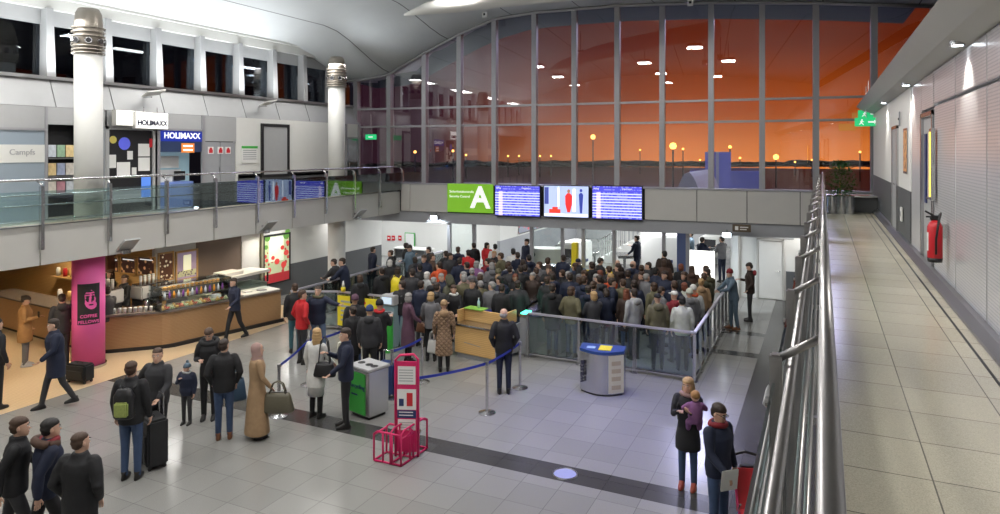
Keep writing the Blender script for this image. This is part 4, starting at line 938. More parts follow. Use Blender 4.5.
# info desk
t = thing('information_desk', 'light oak information desk with a raised screen shelf and grey side', 'desk', (-8.25, 14.75, 0), R(-9))
S().bbox(0, 1.22, 0, .75, .12, .80, .008).obj('front', 'oak', t)
S().box(.05, 1.17, .05, .7, 0, .12).obj('plinth', 'grey', t)
S().bbox(-.03, 1.26, -.05, .8, .80, .84, .008).obj('desktop', 'steel', t)
S().bbox(1.22, 1.26, 0, 1.5, .1, .80, .006).obj('grey_side', 'grey', t)
S().bbox(.0, 1.22, .35, .40, .84, 1.14, .006).bbox(.0, .05, .1, .4, .84, 1.14, .006).bbox(1.17, 1.22, .35, .95, .84, 1.14, .006).obj('raised_screen', 'oak', t)
S().box(.05, .6, .3, .6, 1.14, 1.16).obj('green_mat', 'lime', t)
S().tube([(.3, -.004, .40), (.8, -.004, .36)], .006, 6).obj('scratch', 'steel_dark', t)
t = thing('water_bottle', 'clear water bottle on the green mat of the information desk', 'bottle', (-7.8, 15.18, 1.16)); S().loft([(0, 0, 0, .035, .035), (0, 0, .16, .035, .035), (0, 0, .2, .014, .014), (0, 0, .23, .014, .014)], 12).obj('body', mat('bottle_clear', (.5, .7, .8), .1), t, smooth=True); S().cyl(0, 0, .23, .25, .016, 10).obj('cap', 'white', t)
# ticket gates with green lights
for i, (x, y, lab) in enumerate(((-6.75, 15.6, 'grey ticket gate with green light left end of the glass barrier'), (-6.05, 16.0, 'grey ticket gate behind the glass barrier with pale green glow'), (-7.2, 16.6, 'grey ticket gate behind the man in black at the desk'))):
    t = thing('ticket_gate', lab, 'gate', (x, y, 0), R(0), 'ticket gates')
    S().bbox(-.12, .12, 0, 1.3, 0, .95, .03).obj('cabinet', 'grey', t); S().bbox(-.13, .13, -.02, 1.32, .95, 1.02, .01).obj('top', 'steel', t)
    S().box(-.08, .08, .0, .3, 1.02, 1.05).obj('green_light', 'teal_lamp', t)
    S().add([(.12, .6, .2), (.12, .63, .2), (.5, .63, .2), (.5, .6, .2), (.12, .6, .9), (.12, .63, .9), (.42, .63, .9), (.42, .6, .9)], [(0, 3, 2, 1), (4, 5, 6, 7), (0, 1, 5, 4), (1, 2, 6, 5), (2, 3, 7, 6), (3, 0, 4, 7)]).obj('flap', 'glass', t)
# steel bin
t = thing('waste_station', 'curved brushed steel waste bin with blue lid and yellow label beside the glass barrier', 'bin', (-4.22, 13.95, 0), R(8))
s = S(); n = 16; top = []; 
pts = [(-.46, .28), (.46, .28)]+[(.46-.92*i/n, -.10-.22*math.sin(math.pi*i/n)) for i in range(n+1)]
s.prism(pts, .04, .86); s.obj('body', 'steel', t)
S().prism([(x*.95, y*.95) for x, y in pts], 0, .04).obj('plinth', 'black', t)
S().prism([(x*1.02, y*1.04) for x, y in pts], .86, .92).obj('lid', mat('lid_blue', (.02, .06, .22), .4), t)
S().box(-.06, .2, -.18, .16, .92, .932).obj('yellow_label', 'yellow', t); S().box(-.32, -.14, -.1, .05, .92, .93).obj('pale_label', mat('lid_label', (.35, .5, .7), .5), t)
def curvepatch(i0, i1, z0, z1, off):
    s = S(); vs = []
    for i in range(i0, i1+1):
        x, y = pts[2+i]; vs += [(x*(1+off), y*(1+off)-off*.2, z0), (x*(1+off), y*(1+off)-off*.2, z1)]
    return s.add(vs, [(2*i, 2*i+2, 2*i+3, 2*i+1) for i in range(i1-i0)])
curvepatch(0, 5, .06, .84, .01).obj('cream_panel', mat('cream_panel', (.66, .63, .48), .5), t)
for z in (.68, .52, .36, .18): curvepatch(1, 4, z-.045, z+.045, .018).obj('pictogram_label', mat('tan_label', (.5, .42, .28), .5), t)
tx = text('waste', .20, 'lettering', 'text_dark', t, (-.405, -.19, .45), (R(90), R(-90), R(-35)), bold=.006)
# red luggage gauge
t = thing('luggage_gauge', 'bright red tubular cabin bag gauge with upright information panel', 'luggage gauge', (-5.95, 9.35, 0), R(-2))
ga, gl_, gr_ = G(401, 467), G(374, 461), G(427, 449)
t.location = ga; t.rotation_euler[2] = 0
TR = t
def tb(pts_, nm='frame_tube', r=.017): return S().tube(pts_, r, 8).obj(nm, 'magenta', t, smooth=True)
# upright panel stands at local x=-.2..0.1, turned towards the camera
pa = Vector((-.28, .26, 0)); pb = Vector((.07, .40, 0))
tb([pa+Vector((0, 0, .02)), pa+Vector((0, 0, 1.62)), pa*.8+pb*.2+Vector((0, 0, 1.70)), pa*.2+pb*.8+Vector((0, 0, 1.72)), pb+Vector((0, 0, 1.64)), pb+Vector((0, 0, .02))], 'panel_frame', .022)
du = (pb-pa).normalized(); dn = Vector((du.y, -du.x, 0))
TT = Matrix.Translation(pa) @ Matrix(((du.x, dn.x, 0, 0), (du.y, dn.y, 0, 0), (0, 0, 1, 0), (0, 0, 0, 1)))
w = (pb-pa).length
S().box(.02, w-.02, -.012, .012, .1, 1.6, T=TT).obj('panel', 'magenta', t)
S().box(.04, w-.04, .012, .016, 1.22, 1.52, T=TT).obj('upper_notice', 'paper', t)
for i in range(5): S().box(.06, w-.08, .016, .018, 1.27+.045*i, 1.285+.045*i, T=TT).obj('text_line', 'lgrey', t)
S().box(.03, w-.03, .012, .016, .80, 1.14, T=TT).obj('picture_notice', 'paper', t)
S().box(.06, .14, .016, .02, .86, .98, T=TT).obj('blue_bag_picture', 'navy', t); S().box(.19, .29, .016, .02, .86, 1.08, T=TT).obj('red_bag_picture', 'red', t)
S().box(.03, w-.03, .012, .016, .66, .79, T=TT).obj('blue_notice', 'navy', t); S().box(.04, w-.04, .012, .016, .46, .64, T=TT).obj('lower_notice', 'paper', t)
for z in (.70, .75): S().box(.06, w-.08, .016, .018, z, z+.015, T=TT).obj('text_line', 'paper', t)
for z in (.50, .54, .58): S().box(.06, w-.08, .016, .018, z, z+.012, T=TT).obj('text_line', 'lgrey', t)
def cage(o, ax, ay, lx_, ly_, h):
    o, ax, ay = Vector(o), Vector(ax), Vector(ay)
    c = [o, o+ax*lx_, o+ax*lx_+ay*ly_, o+ay*ly_]
    for i in range(4): a, b = c[i], c[(i+1) % 4]; tb([a+Vector((0, 0, .02)), b+Vector((0, 0, .02))], 'base_tube')
    for a, b, k in ((c[0], c[1], 2), (c[3], c[2], 2)):
        m1 = a.lerp(b, .12); m2 = a.lerp(b, .88)
        tb([a+Vector((0, 0, .02)), a+Vector((0, 0, h-.05)), m1+Vector((0, 0, h)), m2+Vector((0, 0, h)), b+Vector((0, 0, h-.05)), b+Vector((0, 0, .02))], 'hoop')
        for q in range(1, k+1): e = a.lerp(b, q/(k+1)); tb([e+Vector((0, 0, .02)), e+Vector((0, 0, h))], 'upright')
    for e0, e1 in ((c[0], c[3]), (c[1], c[2])): tb([e0+Vector((0, 0, h-.06)), e1+Vector((0, 0, h-.06))], 'side_tube')
dl, dr_ = (gl_-ga), (gr_-ga)
cage((0, 0, 0), dl.normalized(), dr_.normalized(), dl.length, .34, .50)
cage((0, 0, 0), dr_.normalized(), dl.normalized(), dr_.length, .20, .56)
# stanchions and belts
def stanchion(p, label, h=1.0):
    t = thing('belt_stanchion', label, 'stanchion', (p[0], p[1], 0), 0, 'belt posts')
    S().loft([(0, 0, 0, .17, .17), (0, 0, .012, .17, .17), (0, 0, .04, .05, .05)], 24).obj('base_disc', 'steel', t, smooth=False)
    S().cyl(0, 0, .03, h-.07, .03, 14).obj('pole', 'steel', t); S().cyl(0, 0, h-.07, h, .036, 14).obj('head', 'steel_dark', t)
    return Vector((p[0], p[1], h-.035))
sA = stanchion(G(279, 416), 'steel belt post beside the person in the long beige robe')
s4 = stanchion(G(412, 432), 'steel belt post just behind the red luggage gauge')
s2 = stanchion(G(487, 413), 'steel belt post in front of the information desk')
s3 = stanchion(G(520, 388), 'steel belt post right of the person in black at the desk')
s1 = stanchion(G(422, 382), 'steel belt post between the red gauge and the quilted coat')
s5 = stanchion(G(308, 385), 'steel belt post hidden behind the person in the white coat')
s6 = stanchion(G(496, 350), 'steel belt post behind the information desk')
s7 = stanchion(G(392, 398), 'steel belt post behind the green recycling bin')
def belt(a, b, label, sag=.03, z=0):
    t = S(); n = 10; vs = []; d = (b-a); q = Vector((-d.y, d.x, 0)).normalized()*.002
    for i in range(n+1):
        p = a.lerp(b, i/n); p.z -= sag*4*(i/n)*(1-i/n)+z
        for e in (q, -q): vs += [p+e+Vector((0, 0, -.025)), p+e+Vector((0, 0, .025))]
    f = []
    for i in range(n):
        k = 4*i; f += [(k, k+4, k+5, k+1), (k+2, k+3, k+7, k+6), (k+1, k+5, k+7, k+3), (k, k+2, k+6, k+4)]
    t.add(vs, f); tag(t.obj('barrier_belt', 'belt'), label, 'belt', 'blue queue belts')
belt(sA, s5, 'blue belt from the post beside the beige robe to the white coat')
belt(s5, G(345, 330, 1.0), 'blue belt running behind the person in the white coat')
belt(s4, s2, 'blue belt from the red gauge to the post before the desk')
belt(s2, s3, 'blue belt across the legs of the person in black')
belt(s7, s1, 'blue belt from the recycling bin to the post left of the desk')
belt(G(457, 306, 1.0), G(500, 311, 1.0), 'bright blue belt above the information desk')
belt(G(505, 290, 1.1), G(517, 292, 1.1), 'short blue belt in the middle of the crowd')
belt(G(397, 300, 1.0), G(458, 306, 1.0), 'blue belt behind the two older women')
# recycling bin + kiosk
gb = G(365, 419)
t = thing('recycling_bin', 'green fronted metal recycling bin beside the person in the dark suit', 'bin', (gb.x-.15, gb.y, 0), R(-14))
S().bbox(-.3, .3, 0, .5, .06, .92, .015).obj('body', 'steel', t); S().bbox(-.27, .2, -.012, 0, .08, .86, .004).obj('green_front', 'green_bin', t)
text('Recycling', .12, 'lettering', 'navy', t, (-.03, -.016, .60)); S().box(-.2, -.02, -.016, -.012, .42, .45).obj('text_line', 'navy', t)
S().bbox(-.32, .32, -.03, .52, .92, .97, .01).obj('lid', 'lgrey', t)
for x in (-.18, .05, .2): S().cyl(x, .22, .97, .975, .075, 14).obj('slot', 'black', t)
S().box(-.25, .25, .05, .45, 0, .06).obj('plinth', 'black', t)
for i, (x, y, w_) in enumerate(((388, 352, 'behind the dark suit'), (386, 342, 'near the beanie group'))):
    p = G(x, y); t = thing('green_column_bin', 'slim green round bin standing %s' % w_, 'bin', p)
    S().cyl(0, 0, .0, .95, .13, 20).obj('body', 'green_bin', t); S().cyl(0, 0, .95, 1.0, .14, 20).obj('rim', 'lgrey', t); S().cyl(0, 0, 1.0, 1.005, .09, 16).obj('opening', 'black', t)
p = G(388, 396); t = thing('blue_box', 'dark blue upright suitcase behind the green recycling bin', 'suitcase', p, R(10)); S().bbox(-.2, .2, -.14, .14, .05, .72, .04).obj('shell', 'navy', t); S().tube([(-.1, 0, .7), (-.1, 0, .95), (.1, 0, .95), (.1, 0, .7)], .012, 6).obj('handle', 'steel', t)
for q in (-.15, .15): S().tube([(q, -.12, .03), (q, .12, .03)], .03, 8).obj('wheel', 'wheel', t)
for i, (x, y) in enumerate(((391, 346), (399, 344))):
    p = G(x, y); t = thing('check_kiosk', 'pale glass-sided kiosk behind the yellow poster, %s one' % ('left', 'right')[i], 'kiosk', p, 0, 'kiosks'); S().bbox(-.2, .2, -.15, .15, 0, 1.1, .02).obj('body', mat('kiosk_teal', (.25, .35, .38), .3), t); S().bbox(-.22, .22, -.2, .1, 1.1, 1.35, .02).obj('screen_head', 'lgrey', t); S().box(-.15, .15, -.206, -.2, 1.14, 1.31).obj('screen', E('kiosk_screen', (.5, .6, .7), .8), t)
# round floor light
p = G(565, 474); t = thing('floor_light', 'round pale floor light set in the dark floor stripe', 'light', (p.x, p.y, 0))
S().tube([(.19*math.cos(a), .19*math.sin(a), .004) for a in [2*math.pi*i/40 for i in range(41)]], .014, 6).obj('ring', 'steel', t); S().cyl(0, 0, 0, .004, .18, 30).obj('glass', mat('floor_lens', (.35, .38, .6), .15), t)

# ================================================================== SECURITY AREA
def xray(p, rz, label, L=2.4, w=.9, h=1.35):
    t = thing('xray_machine', label, 'baggage scanner', (p[0], p[1], 0), rz, 'baggage scanners')
    S().bbox(-L*.3, L*.3, -w/2, w/2, .3, h, .06).obj('housing', 'white', t)
    S().box(-L*.3-.01, L*.3+.01, -w*.35, w*.35, .75, 1.1).obj('tunnel', 'black', t)
    S().bbox(-L/2-.3, -L*.3, -w*.4, w*.4, .62, .74, .01).obj('belt_table', 'steel', t); S().bbox(L*.3, L/2+.3, -w*.4, w*.4, .62, .74, .01).obj('belt_table', 'steel', t)
    for x in (-L/2, L/2):
        for y in (-.3, .3): S().box(x-.03, x+.03, y-.03, y+.03, 0, .62).obj('leg', 'steel', t)
    S().bbox(-L*.28, L*.28, -w*.4, w*.4, 0, .3, .01).obj('plinth', 'lgrey', t)
    S().bbox(-.3, .3, -w/2-.02, -w/2, .5, .62, .01).obj('control_panel', 'navy', t)
xray(Vector((ray(663)[0]*28.6, ray(663)[1]*28.6, 0)), R(20), 'large white baggage scanner behind the right part of the partition', 3.2, 1.3, 1.6)
xray(G(575, 254, .8), R(80), 'pale baggage scanner behind the yellow stand')
xray(G(545, 262, .8), R(20), 'baggage scanner right of the guard in navy')
xray(G(712, 240, 1.0), R(85), 'baggage scanner at the far right of the security hall', 2.2, .9, 1.2)
t = thing('yellow_stand', 'yellow upright column with a long yellow counter behind the crowd', 'stand', G(575, 268, 1.0)*1); t.location.z = 0
S().bbox(-.11, .11, -.1, .1, 0, 1.9, .03).obj('column', 'yellow', t); S().bbox(-1.2, 1.5, -.25, -.1, .0, 1.0, .02).obj('counter', 'yellow', t)
S().bbox(-1.2, -.2, -.22, .3, 1.0, 1.04, .01).obj('counter_top', 'steel', t)
t = thing('white_partition', 'bright white screen behind the right end of the crowd', 'screen wall', G(703, 262, 1.1)*1); t.location.z = 0
S().bbox(-.5, .4, 0, .06, .5, 1.5, .01).obj('panel', 'lightbox', t); S().box(-.48, -.44, 0, .05, 0, .5).box(.34, .38, 0, .05, 0, .5).obj('foot', 'steel', t)
t = thing('blue_pillar', 'dark blue square pillar in the security hall', 'pillar', G(683, 262, .8)*1); t.location.z = 0; S().bbox(-.2, .2, -.2, .2, 0, 2.88, .02).obj('shaft', mat('slate_blue', (.08, .11, .24), .5), t); S().box(-.22, .22, -.22, .22, 0, .1).obj('base', 'steel', t)
# white stair rails
t = thing('white_staircase', 'white stairs with many thin rails behind the partition', 'stairs', (-9.3, 30.6, 0))
for i in range(9): S().box(.0+.28*i, .28+.28*i, -.5, .5, 0, .17*(i+1)).obj('step', 'white', t)
for sd in (-.5, .5):
    S().tube([(0, sd, 1.0), (2.5, sd, 2.5)], .03, 8).obj('handrail', 'steel', t)
    for i in range(12): S().tube([(.2*i+.1, sd, .12+.12*i), (.2*i+.1, sd, 1.05+.12*i)], .018, 6).obj('baluster', 'white', t)
# trays, hanging ducts, desks
for i in range(5):
    p = G(548+i*1.0, 258, .95)
    tag(S().bbox(-.3, .3, -.2, .2, 0, .08, .02).box(-.26, .26, -.16, .16, .08, .10).obj('security_tray', 'grey', loc=(G(551, 258, .95).x, G(551, 258, .95).y, .76+.09*i)), 'grey security tray in the stack on the scanner table, %s from the bottom' % ('first', 'second', 'third', 'fourth', 'fifth')[i], 'tray', 'security trays')
for i, (x, y, z) in enumerate(((552, 240, 2.3), (604, 238, 2.3), (700, 236, 2.2), (735, 243, 2.0))):
    if i > 2: continue
    p = WY(x, y, 27.0+i*.5); t = thing('hanging_monitor', 'small dark monitor hanging in the security hall, %s' % ('behind the guard', 'above the stairs', 'above the bright white screen')[i], 'monitor', (p.x, p.y, 2.2), R(-15), 'hanging monitors'); S().bbox(-.3, .3, -.04, .04, -.18, .18, .01).obj('casing', 'black', t); S().tube([(0, 0, .18), (0, 0, .7)], .02, 8).obj('rod', 'steel', t); S().box(-.26, .26, -.046, -.04, -.14, .14).obj('screen', E('monitor_blue', (.2, .3, .5), .8), t)
t = thing('security_desk', 'white security desk on the left of the bright hall', 'desk', (-16.6, 25.9, 0), 0); S().bbox(-.9, .9, -.35, .35, .7, .75, .01).obj('desktop', 'white', t)
for q in (-.8, .8): S().box(q-.04, q+.04, -.3, .3, 0, .7).obj('leg', 'steel', t)
S().box(-.8, .8, .28, .3, .2, .7).obj('modesty_panel', 'grey', t)
t = thing('notice_frame', 'green framed notice on the white wall at the left of the security hall', 'notice', WY(410, 240, 27.45)); S().box(-.28, .28, -.03, 0, -.35, .35).obj('frame', 'green_bin', t); S().box(-.24, .24, -.035, -.03, -.31, .31).obj('sheet', 'paper', t)
for i, x in enumerate((389, 393.5, 400)):
    t = thing('prohibition_sign', 'small red square sign on the white wall, %s of three' % ('left', 'middle', 'right')[i], 'sign', WY(x, 238, 27.48), 0, 'small red signs'); S().box(-.09, .09, -.02, 0, -.12, .12).obj('plate', 'red', t); S().box(-.05, .05, -.024, -.02, -.03, .03).obj('bar', 'paper', t)
t = thing('poster_dark', 'dark mural with reddish pattern on the wall behind the guard in navy', 'mural', (-13.03, 31, 1.2)); S().box(0, .02, -1.5, 2.6, 0, 1.4).obj('print', food_mat('mural_print', (.20, .22, .27), (.55, .12, .12), 3), t); S().box(0, .03, -1.55, 2.65, -.05, 0).obj('frame', 'steel', t)
# ================================================================== PEOPLE
def voxel(s, vs_, smooth=2):
    """union of overlapping closed shapes as one continuous smooth surface"""
    me = s.mesh('tmp', [], False); o = bpy.data.objects.new('tmp', me); COL.objects.link(o)
    r = o.modifiers.new('r', 'REMESH'); r.mode = 'VOXEL'; r.voxel_size = vs_
    q = o.modifiers.new('s', 'SMOOTH'); q.factor = .5; q.iterations = smooth
    dg = bpy.context.evaluated_depsgraph_get(); m2 = bpy.data.meshes.new_from_object(o.evaluated_get(dg))
    out = S(); out.v = [tuple(v.co) for v in m2.vertices]; out.f = [tuple(p.vertices) for p in m2.polygons]; out.m = [0]*len(out.f)
    bpy.data.objects.remove(o); bpy.data.meshes.remove(me); bpy.data.meshes.remove(m2)
    return out
def limb(s, pts, rad, n=12):
    s.tube(pts, rad, n)
    for p, r in zip(pts, rad): s.ell(p, r*.99, 10)
    return s
def head_rings(k=1.0, dy=0, dz=0, z0=-9, z1=9):
    R_ = [(-.118, .026, .074, .012), (-.100, .044, .086, -.02), (-.07, .058, .090, -.055), (-.03, .068, .090, -.085), (.01, .073, .087, -.098), (.045, .076, .086, -.103), (.08, .068, .070, -.09), (.103, .046, .042, -.06), (.116, .015, .01, -.02)]
    return [(0, (f+b)/2*k+dy, z*k+dz, w*k, (f-b)/2*k) for z, w, f, b in R_ if z0 <= z <= z1]
# joints of a standing figure 1.75 m tall facing +Y (x: left side negative)
def skeleton(pose):
    lean = pose.get('lean', 0); st = pose.get('stride', 0); sp = pose.get('spread', .09)
    def L(p):      # lean of everything above the hips
        p = Vector(p); z = p.z-.95
        return Vector((p.x, p.y+math.sin(lean)*z, .95+math.cos(lean)*z+0)) if z > 0 else p
    J = {}
    for sd, q in (('l', -1), ('r', 1)):
        f = st*q
        J['hip'+sd] = Vector((.085*q, 0, .93)); J['knee'+sd] = Vector((sp*q, .5*f+.02*abs(f)+.015, .50)); J['ank'+sd] = Vector((sp*q*1.05, f*.95-(.10 if f < 0 else 0)*abs(st)*3, .085+(.06 if f < -.1 else 0)))
        J['sho'+sd] = L((.185*q, 0, 1.44))
        arm = pose.get('arm'+sd, 'down')
        A = {'down': ((.235, -.02, 1.17), (.245, .06, .92)), 'back': ((.225, -.12, 1.19), (.235, -.12, .93)), 'fwd': ((.235, .08, 1.18), (.20, .27, 1.03)),
             'phone': ((.225, .04, 1.17), (.10, .27, 1.22)), 'pocket': ((.27, -.08, 1.18), (.20, .06, .97)), 'hip': ((.36, -.05, 1.20), (.20, .05, 1.06)),
             'cross': ((.22, .10, 1.18), (-.04, .24, 1.18)), 'point': ((.34, .16, 1.36), (.52, .38, 1.36)), 'hold': ((.20, .14, 1.20), (.10, .30, 1.30)),
             'rest': ((.24, .22, 1.20), (.12, .42, 1.12)), 'strap': ((.26, .05, 1.20), (.14, .16, 1.33)), 'bag': ((.235, .03, 1.16), (.18, .20, .95))}[arm]
        J['elb'+sd] = L((A[0][0]*q, A[0][1], A[0][2])); J['wri'+sd] = L((A[1][0]*q, A[1][1], A[1][2]))
    J['neck'] = L((0, .0, 1.50)); J['head'] = L((0, .02+math.sin(lean)*.03, 1.632))
    J['L'] = L
    return J
def hand(s, J, sd, q):
    w = J['wri'+sd]; d = (w-J['elb'+sd]).normalized(); x = d.cross(Vector((0, 0, 1)) if abs(d.z) < .85 else Vector((0, 1, 0))).normalized(); y = d.cross(x)
    flat = x if abs(d.z) < .85 else y      # spread direction of the knuckles
    nrm = d.cross(flat)
    palm = S().ell((0, 0, 0), (.038, .016, .048), 10)
    T = Matrix((( flat.x, nrm.x, d.x, 0), (flat.y, nrm.y, d.y, 0), (flat.z, nrm.z, d.z, 0), (0, 0, 0, 1)))
    palm.xf(Matrix.Translation(w+d*.045) @ T); s.add(palm.v, palm.f)
    for k, ln in ((-1.5, .060), (-.5, .072), (.5, .076), (1.5, .068)):
        b = w+d*.082+flat*(.0175*k); m1 = b+d*ln*.5+nrm*.008*q; e = m1+d*ln*.36+nrm*.022*q; e2 = e+d*ln*.12+nrm*.02*q
        s.tube([b, m1, e, e2], [.0088, .0085, .0075, .005], 6)
    b = w+d*.03+flat*.03*(-q); s.tube([b, b+d*.035+flat*.022*(-q), b+d*.065+flat*.02*(-q)+nrm*.01*q], [.011, .0095, .0065], 6)
def make_body(pose, vox, fem=False, detail=True):
    J = skeleton(pose); L = J['L']; s = S(); k = .92 if fem else 1
    T = lambda z, w, d, y=0: (L((0, y, z)).x, L((0, y, z)).y, L((0, y, z)).z, w, d)
    s.loft([T(.88, .12, .09), T(.95, .145, .10), T(1.08, .12*k, .09), T(1.22, .135*k, .10), T(1.36, .15*k, .10), T(1.44, .13*k, .08), T(1.49, .06, .06)], 18)
    limb(s, [J['neck']-Vector((0, 0, .04)), J['head']-Vector((0, .015, .03))], [.056, .052])
    for sd, q in (('l', -1), ('r', 1)):
        limb(s, [J['sho'+sd]-Vector((.03*q, 0, .03)), J['elb'+sd], J['wri'+sd]], [.038, .034, .026]); s.tube([J['neck']-Vector((0, 0, .09)), J['sho'+sd]-Vector((.03*q, 0, .03))], [.05, .036], 10)
        s.ell(J['wri'+sd], .027, 8)
        limb(s, [J['hip'+sd], J['knee'+sd], J['ank'+sd]], [.075, .048, .034])
    hd = S().loft(head_rings(), 18); yaw = pose.get('turn', 0); nod = pose.get('nod', 0)
    HT = Matrix.Translation(J['head']) @ Matrix.Rotation(yaw, 4, 'Z') @ Matrix.Rotation(-nod, 4, 'X')
    hd.xf(HT); s.add(hd.v, hd.f)
    b = voxel(s, vox)
    # face: nose, ears, eyes, brows, mouth
    f = S()
    f.add([(-.014, .080, -.032), (.014, .080, -.032), (0, .118, -.030), (-.007, .080, .018), (.007, .080, .018), (0, .100, -.015)], [(0, 2, 1), (0, 3, 5, 2), (1, 2, 5, 4), (3, 4, 5), (0, 1, 4, 3)])
    for q in (-1, 1):
        f.ell((.074*q, -.01, -.005), (.010, .020, .032), 10)
        f.ell((.030*q, .079, .014), (.014, .010, .008), 8, mi=1); f.ell((.030*q, .087, .014), (.006, .004, .006), 8, mi=2)
        f.box(.030*q-.017, .030*q+.017, .078, .092, .031, .037, mi=2)
    f.ell((0, .084, -.062), (.024, .010, .006), 10, mi=3)
    f.xf(HT)
    for i, p in enumerate(f.f): pass
    o = len(b.v); b.v += f.v; b.f += [tuple(i+o for i in p) for p in f.f]; b.m += f.m
    for sd, q in (('l', -1), ('r', 1)): hand(b, J, sd, q)
    return b, J, HT
def make_top(J, kind, vox, fem=False, bulk=1.0):
    """jacket / coat / robe as one closed shell over the torso and arms"""
    L = J['L']; s = S(); k = .93 if fem else 1
    def T(z, w, d, y=0): p = L((0, y, z)); return (p.x, p.y, p.z, w*bulk, d*bulk)
    hem = {'jacket': .84, 'short': .90, 'coat': .62, 'long': .42, 'robe': .10}[kind]
    rings = []
    legx = max(abs(J['ankl'].y), abs(J['ankr'].y))
    if kind in ('coat', 'long', 'robe'):
        fl = {'coat': .20, 'long': .22, 'robe': .27}[kind]
        rings += [(0, 0, hem, fl, fl*.82), (0, 0, hem+.05, fl, fl*.82), (0, 0, .80, .195, .165)]
    else: rings += [(0, 0, hem, .178*k, .135), (0, 0, hem+.04, .182*k, .138)]
    rings += [T(.97, .180*k, .138), T(1.09, .162*k, .130), T(1.22, .178*k, .142, .005), T(1.34, .190*k, .145, .005), T(1.42, .170*k, .120), T(1.475, .10, .085), T(1.515, .078, .078)]
    s.loft(rings, 24)
    for sd, q in (('l', -1), ('r', 1)):
        r0 = .076*bulk*(.93 if fem else 1)
        limb(s, [J['sho'+sd]-Vector((.02*q, 0, .02)), J['sho'+sd].lerp(J['elb'+sd], .5), J['elb'+sd], J['wri'+sd].lerp(J['elb'+sd], .06)], [r0, r0*.86, r0*.74, r0*.56])
    s.tube([L((0, 0, 1.47)), L((0, 0, 1.535))], [.092, .086], 16)
    return voxel(s, vox)
def make_legs(J, vox, k=1.0):
    s = S(); s.loft([(0, 0, .82, .13, .105), (0, 0, .90, .158, .118), (0, 0, .98, .150, .112), (0, 0, 1.04, .138, .105)], 18)
    for sd in 'lr': limb(s, [J['hip'+sd]-Vector((0, 0, .02)), J['hip'+sd].lerp(J['knee'+sd], .5), J['knee'+sd], J['knee'+sd].lerp(J['ank'+sd], .5), J['ank'+sd]-Vector((0, 0, .01))], [.092*k, .084*k, .066*k, .060*k, .052*k])
    return voxel(s, vox)
def make_shoe(J, sd):
    a = J['ank'+sd]; z0 = a.z-.085
    s = S().loft([(a.x, a.y+.05, z0, .044, .130), (a.x, a.y+.05, z0+.022, .048, .136), (a.x, a.y+.045, z0+.05, .043, .12), (a.x, a.y+.005, z0+.085, .042, .062), (a.x, a.y-.01, z0+.12, .046, .052)], 16)
    return s
def make_hair(style, HT, J):
    s = S()
    if style == 'short': s.ell((0, -.017, .066), (.084, .103, .068), 16); s.ell((0, -.045, .015), (.084, .074, .095), 16)
    elif style == 'crop': s.ell((0, -.020, .066), (.080, .099, .062), 16); s.ell((0, -.045, .015), (.080, .070, .088), 16)
    elif style == 'bald': s.ell((0, -.05, -.01), (.080, .066, .06), 14)
    elif style == 'long':
        s.ell((0, -.018, .066), (.088, .104, .070), 16); s.ell((0, -.045, .01), (.090, .076, .1), 16); s.loft([(0, -.06, -.30, .07, .03), (0, -.07, -.22, .095, .045), (0, -.065, -.10, .098, .06), (0, -.05, .02, .09, .07)], 16)
        s.ell((.068, .01, -.06), (.022, .045, .09), 10); s.ell((-.068, .01, -.06), (.022, .045, .09), 10)
    elif style == 'bob': s.ell((0, -.020, .062), (.092, .104, .076), 16); s.ell((0, -.045, -.02), (.098, .080, .095), 16); s.ell((0, -.05, -.05), (.092, .068, .075), 14)
    elif style == 'bun': s.ell((0, -.017, .066), (.084, .103, .068), 16); s.ell((0, -.045, .015), (.084, .074, .088), 16); s.ell((0, -.11, .06), (.042, .042, .04), 12)
    elif style == 'beanie':
        s.loft([(0, -.012, .012, .088, .106), (0, -.014, .05, .090, .108), (0, -.016, .10, .078, .092), (0, -.02, .135, .045, .055), (0, -.02, .148, .012, .015)], 18)
    elif style == 'pompom':
        s.loft([(0, -.012, .012, .090, .108), (0, -.014, .05, .092, .110), (0, -.016, .10, .080, .094), (0, -.02, .135, .045, .055), (0, -.02, .148, .012, .015)], 18); s.ell((0, -.02, .18), .042, 10)
    elif style == 'cap':
        s.loft([(0, -.012, .035, .085, .103), (0, -.014, .07, .083, .100), (0, -.016, .11, .062, .078), (0, -.02, .13, .015, .02)], 18); s.loft([(0, .11, .035, .07, .07), (0, .11, .045, .07, .07)], 14)
    elif style == 'hood': s.loft([(0, -.03, -.16, .13, .11), (0, -.035, -.10, .115, .105), (0, -.04, 0, .105, .11), (0, -.04, .09, .09, .10), (0, -.04, .14, .04, .05)], 18)
    elif style == 'hijab':
        s.loft([(0, -.01, -.26, .15, .12), (0, -.015, -.18, .115, .105), (0, -.025, -.11, .088, .085), (0, -.035, -.02, .092, .092), (0, -.034, .05, .092, .098), (0, -.03, .10, .070, .08), (0, -.03, .128, .02, .03)], 18)
        s.ell((0, .02, -.115), (.06, .075, .03), 12)
    if style in ('short', 'crop', 'bob', 'long', 'bun'):
        s = voxel(s, .0105, 3); rr = random.Random(3)
        s.v = [(x*(1+.03*math.sin(x*90+z*70)*math.sin(y*80+1)), y*(1+.03*math.sin(z*110)), z+.002*math.sin(x*160+y*130)) for x, y, z in s.v]
    s.xf(HT); return s
SK = [plain('skin_light', (.58, .36, .26), .55, .05), plain('skin_mid', (.42, .25, .16), .55, .05)]
EYEW = mat('eye_white', (.7, .7, .68), .3); EYED = mat('eye_dark', (.02, .015, .012), .3); LIP = plain('lip', (.42, .14, .12), .5, .05)
